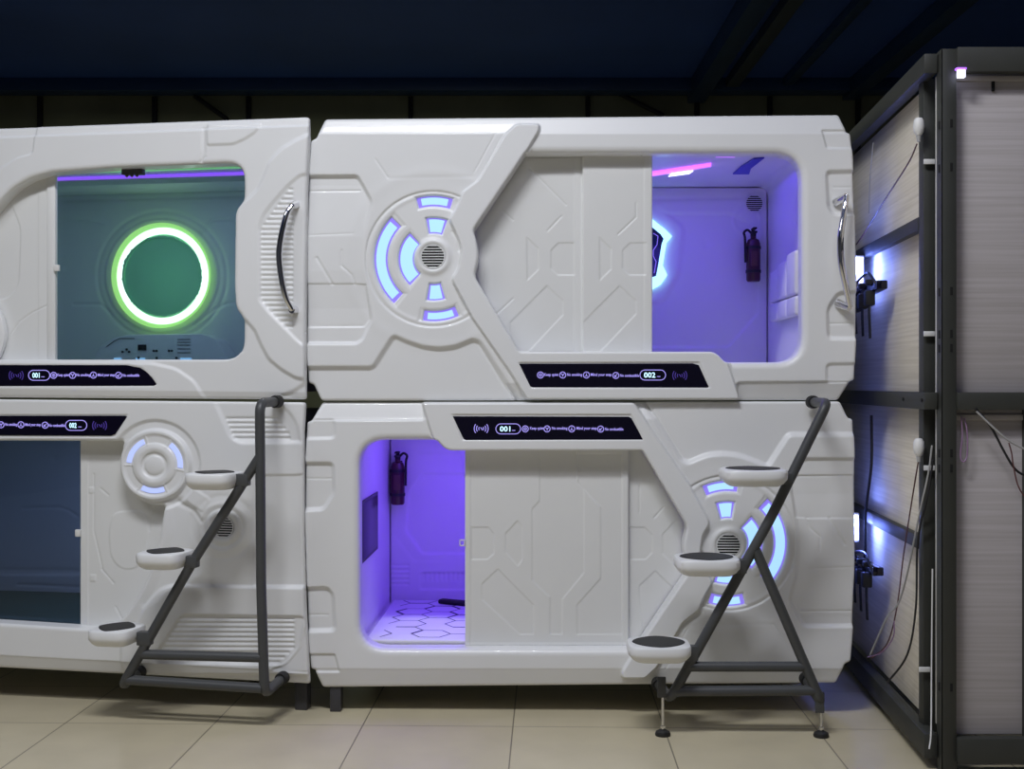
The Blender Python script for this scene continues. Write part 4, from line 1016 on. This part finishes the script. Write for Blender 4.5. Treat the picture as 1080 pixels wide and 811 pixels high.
def adapter(px, py, label):
    dist = sdist(px) - .035; c = W(px, py, dist); t = thing('adapter', c, 0, label, 'adapter')
    m = MB(); m.lathe([(.0001, -.032), (.010, -.030), (.017, -.018), (.020, 0), (.018, .022), (.012, .032), (.0001, .034)], (0, 0, 0), n=20); m.build('casing', M['clip'], t)
    m = MB(); m.lathe([(.006, -.052), (.009, -.030)], (0, 0, 0), n=12); m.build('strain_relief', M['cable_grey'], t)
adapter(969, 134, 'white oval adapter on the upper side panel beside the steel post')
adapter(969, 472, 'white oval adapter on the lower side panel beside the steel post')

def strip(px0, y0, px1, y1, label, plugs):
    a = W(px0, y0, sdist(px0) - .045); b = W(px1, y1, sdist(px1) - .045); t = thing('power_strip', a, 0, label, 'power strip')
    L = b - a; x = L.normalized(); z = Vector((0, 0, 1)); y = z.cross(x).normalized(); z = x.cross(y)
    M4 = Matrix(((x.x, y.x, z.x, 0), (x.y, y.y, z.y, 0), (x.z, y.z, z.z, 0), (0, 0, 0, 1)))
    m = MB(); m.box((0, -.024, -.018), (L.length, .020, .018), .005, mtx=M4); m.build('casing', M['black_gloss'], t)
    for i in range(plugs):
        s = L.length * (i + .6) / (plugs + .4); m = MB(); m.box((s - .022, -.05, -.075), (s + .022, -.01, -.012), .006, mtx=M4); m.box((s - .014, -.045, .010), (s + .012, -.01, .034), .005, mtx=M4)
        k = m.build('plug', M['black'], t); m = MB()
        for q in (-.012, .008):
            m.tube(catmull([tuple(M4 @ Vector((s + q, -.03, -.07))), tuple(M4 @ Vector((s + q + .008, -.032, -.11))), tuple(M4 @ Vector((s + q, -.028, -.15 - .02 * i)))], 5), .0035, 8)
        m.build('plug_cable', M['cable_black'], k)
    m = MB(); P = [M4 @ Vector(v) for v in ((L.length * .3, -.02, .02), (L.length * .4, -.03, .05), (L.length * .75, -.03, .065), (L.length * .93, -.03, .03), (L.length * .97, -.02, 0))]
    m.tube(catmull(P, 6), .006, 8); m.build('supply_cable', M['cable_black'], t)
strip(899, 317, 931, 300, 'black power strip with plugs below the upper bright lamp', 4)
strip(899, 590, 927, 603, 'black power strip with plugs below the lower bright lamp', 4)
def lamp(px, py, label, e):
    c = W(px, py, 5.40); t = thing('work_lamp', c, 0, label, 'lamp')
    m = MB(); m.box((-.030, -.012, -.065), (.030, .012, .065), .006); m.build('lamp_housing', M['clip'], t)
    m = MB(); m.box((-.024, -.019, -.056), (.024, -.012, .056), .004); m.build('lamp_face', M['white_led'], t)
    light('lamp_light', 'POINT', (c.x - .01, c.y - .05, c.z), e, (.16, .24, 1.0), rad=.03)
lamp(903.5, 285, 'small bright white lamp behind the upper right pod', 4.5)
lamp(898.5, 556, 'small bright white lamp behind the lower right pod', 4.0)
c = W(1014, 77, 4.24); t = thing('indicator_lamp', c, 0, 'tiny glowing white lamp at the top of the corner post', 'lamp')
m = MB(); m.box((-.013, -.006, -.016), (.013, .012, .012), .003); m.build('lamp_face', M['white_led'], t)
m = MB(); m.box((-.019, -.008, .011), (.016, .014, .018), .002); m.build('lamp_cap', M['violet_led'], t)

# ================================================================= ROOM
def quad(name, vs, mt, kind='structure'):
    me = bpy.data.meshes.new(name); me.from_pydata(vs, [], [(0, 1, 2, 3)]); o = link(name, me, mt); o['kind'] = kind; return o
def sbox(name, a, b, mt, bev=.004):
    m = MB(); m.box(a, b, bev); o = m.build(name, mt); o['kind'] = 'structure'; return o
X0, X1, Y0, Y1, ZC = -9, 9, -9, 11.0, 5.25
sbox('floor', (X0, Y0, -.1), (X1, Y1, 0), M['floor'], 0)
sbox('ceiling', (X0, Y0, ZC), (X1, Y1, ZC + .1), M['ceiling'], 0)
sbox('wall_back', (X0, Y1, -.1), (X1, Y1 + .1, ZC + .1), M['wallback'], 0)
sbox('wall_front', (X0, Y0 - .1, -.1), (X1, Y0, ZC + .1), M['wallmid'], 0)
sbox('wall_left', (X0 - .1, Y0, -.1), (X0, Y1, ZC + .1), M['wallmid'], 0)
sbox('wall_right', (X1, Y0, -.1), (X1 + .1, Y1, ZC + .1), M['wallmid'], 0)
n = 1
# roof girders running into the depth, above and right of the pods
for (xa, w, h, mt) in ((2.28, .22, .24, 'beam'), (2.72, .16, .12, 'beam_grey'), (3.45, .12, .10, 'beam'), (4.3, .2, .2, 'beam')):
    sbox('trim_%d' % n, (xa, 2.0, ZC - h), (xa + w, Y1 - .02, ZC), M[mt]); n += 1
# cross girder over the back, seams of the far wall
sbox('trim_%d' % n, (X0, 10.6, ZC - .16), (X1, 10.9, ZC), M['beam']); n += 1
for px in (42, 163, 262, 433, 620, 735, 812, 905):
    x = (px - CX) * 15.95 / FPX; sbox('trim_%d' % n, (x - .03, 10.93, 3.0), (x + .03, 10.99, ZC - .16), M['seam']); n += 1

# ================================================================= LIGHT
light('hall_lamp_or_fill', 'AREA', (-.8, -2.8, 5.0), 158, (.95, .965, 1.0), None, 1.6, .45)
light('hall_lamp_or_fill', 'AREA', (.7, -3.4, 5.0), 26, (.80, .80, 1.0), None, 1.4, .5)  # cool fill added to give the lower pods a violet tint
light('hall_lamp_or_fill', 'AREA', (-3.8, -3.4, 5.0), 62, (.97, .98, 1.0), None, 2.0, .8)  # fill added to lift the left pods and the frame's side panels
light('hall_lamp_or_fill', 'AREA', (.5, -6.8, 4.6), 5, (.95, .96, 1.0), None, 3.0, 2.0, rot3=(math.radians(35), 0, 0))  # weak wide fill added behind the camera for softness
light('ceiling_fill', 'AREA', (-.8, 1.5, 3.6), 14, (.9, .95, 1.0), None, 3.5, 3.5, rotx=PI)  # upward fill added only to brighten the blue ceiling
light('hall_lamp_or_fill', 'AREA', (-2.5, 9.0, 4.9), 42, (.95, 1.0, .75), None, 7.0, .6)  # unseen light added to brighten the far wall
for (xa, za, xb, zb2) in ((205, 101, 240, 126), (640, 92, 700, 122)):
    a = W(xa, za, 15.9); b = W(xb, zb2, 15.9); m = MB(); m.tube([a, b], .03, 8); o = m.build('trim_%d' % n, M['seam']); o['kind'] = 'structure'; n += 1
w = bpy.data.worlds.new('hall'); bpy.context.scene.world = w; w.use_nodes = True
w.node_tree.nodes['Background'].inputs[0].default_value = (.02, .03, .06, 1); w.node_tree.nodes['Background'].inputs[1].default_value = .3

# ================================================================= CAMERA
cd = bpy.data.cameras.new('camera'); cam = bpy.data.objects.new('camera', cd); C.objects.link(cam)
cam.location = (0, CAMY, CAMZ); cam.rotation_euler = (math.radians(90), 0, 0); cd.lens = FPX / 1080 * 36; cd.sensor_width = 36; cd.sensor_fit = 'HORIZONTAL'; cd.clip_end = 60
sc = bpy.context.scene; sc.camera = cam
vs = sc.view_settings; vs.view_transform = 'Standard'; vs.look = 'None'; vs.exposure = 0; vs.gamma = 1; vs.use_curve_mapping = False
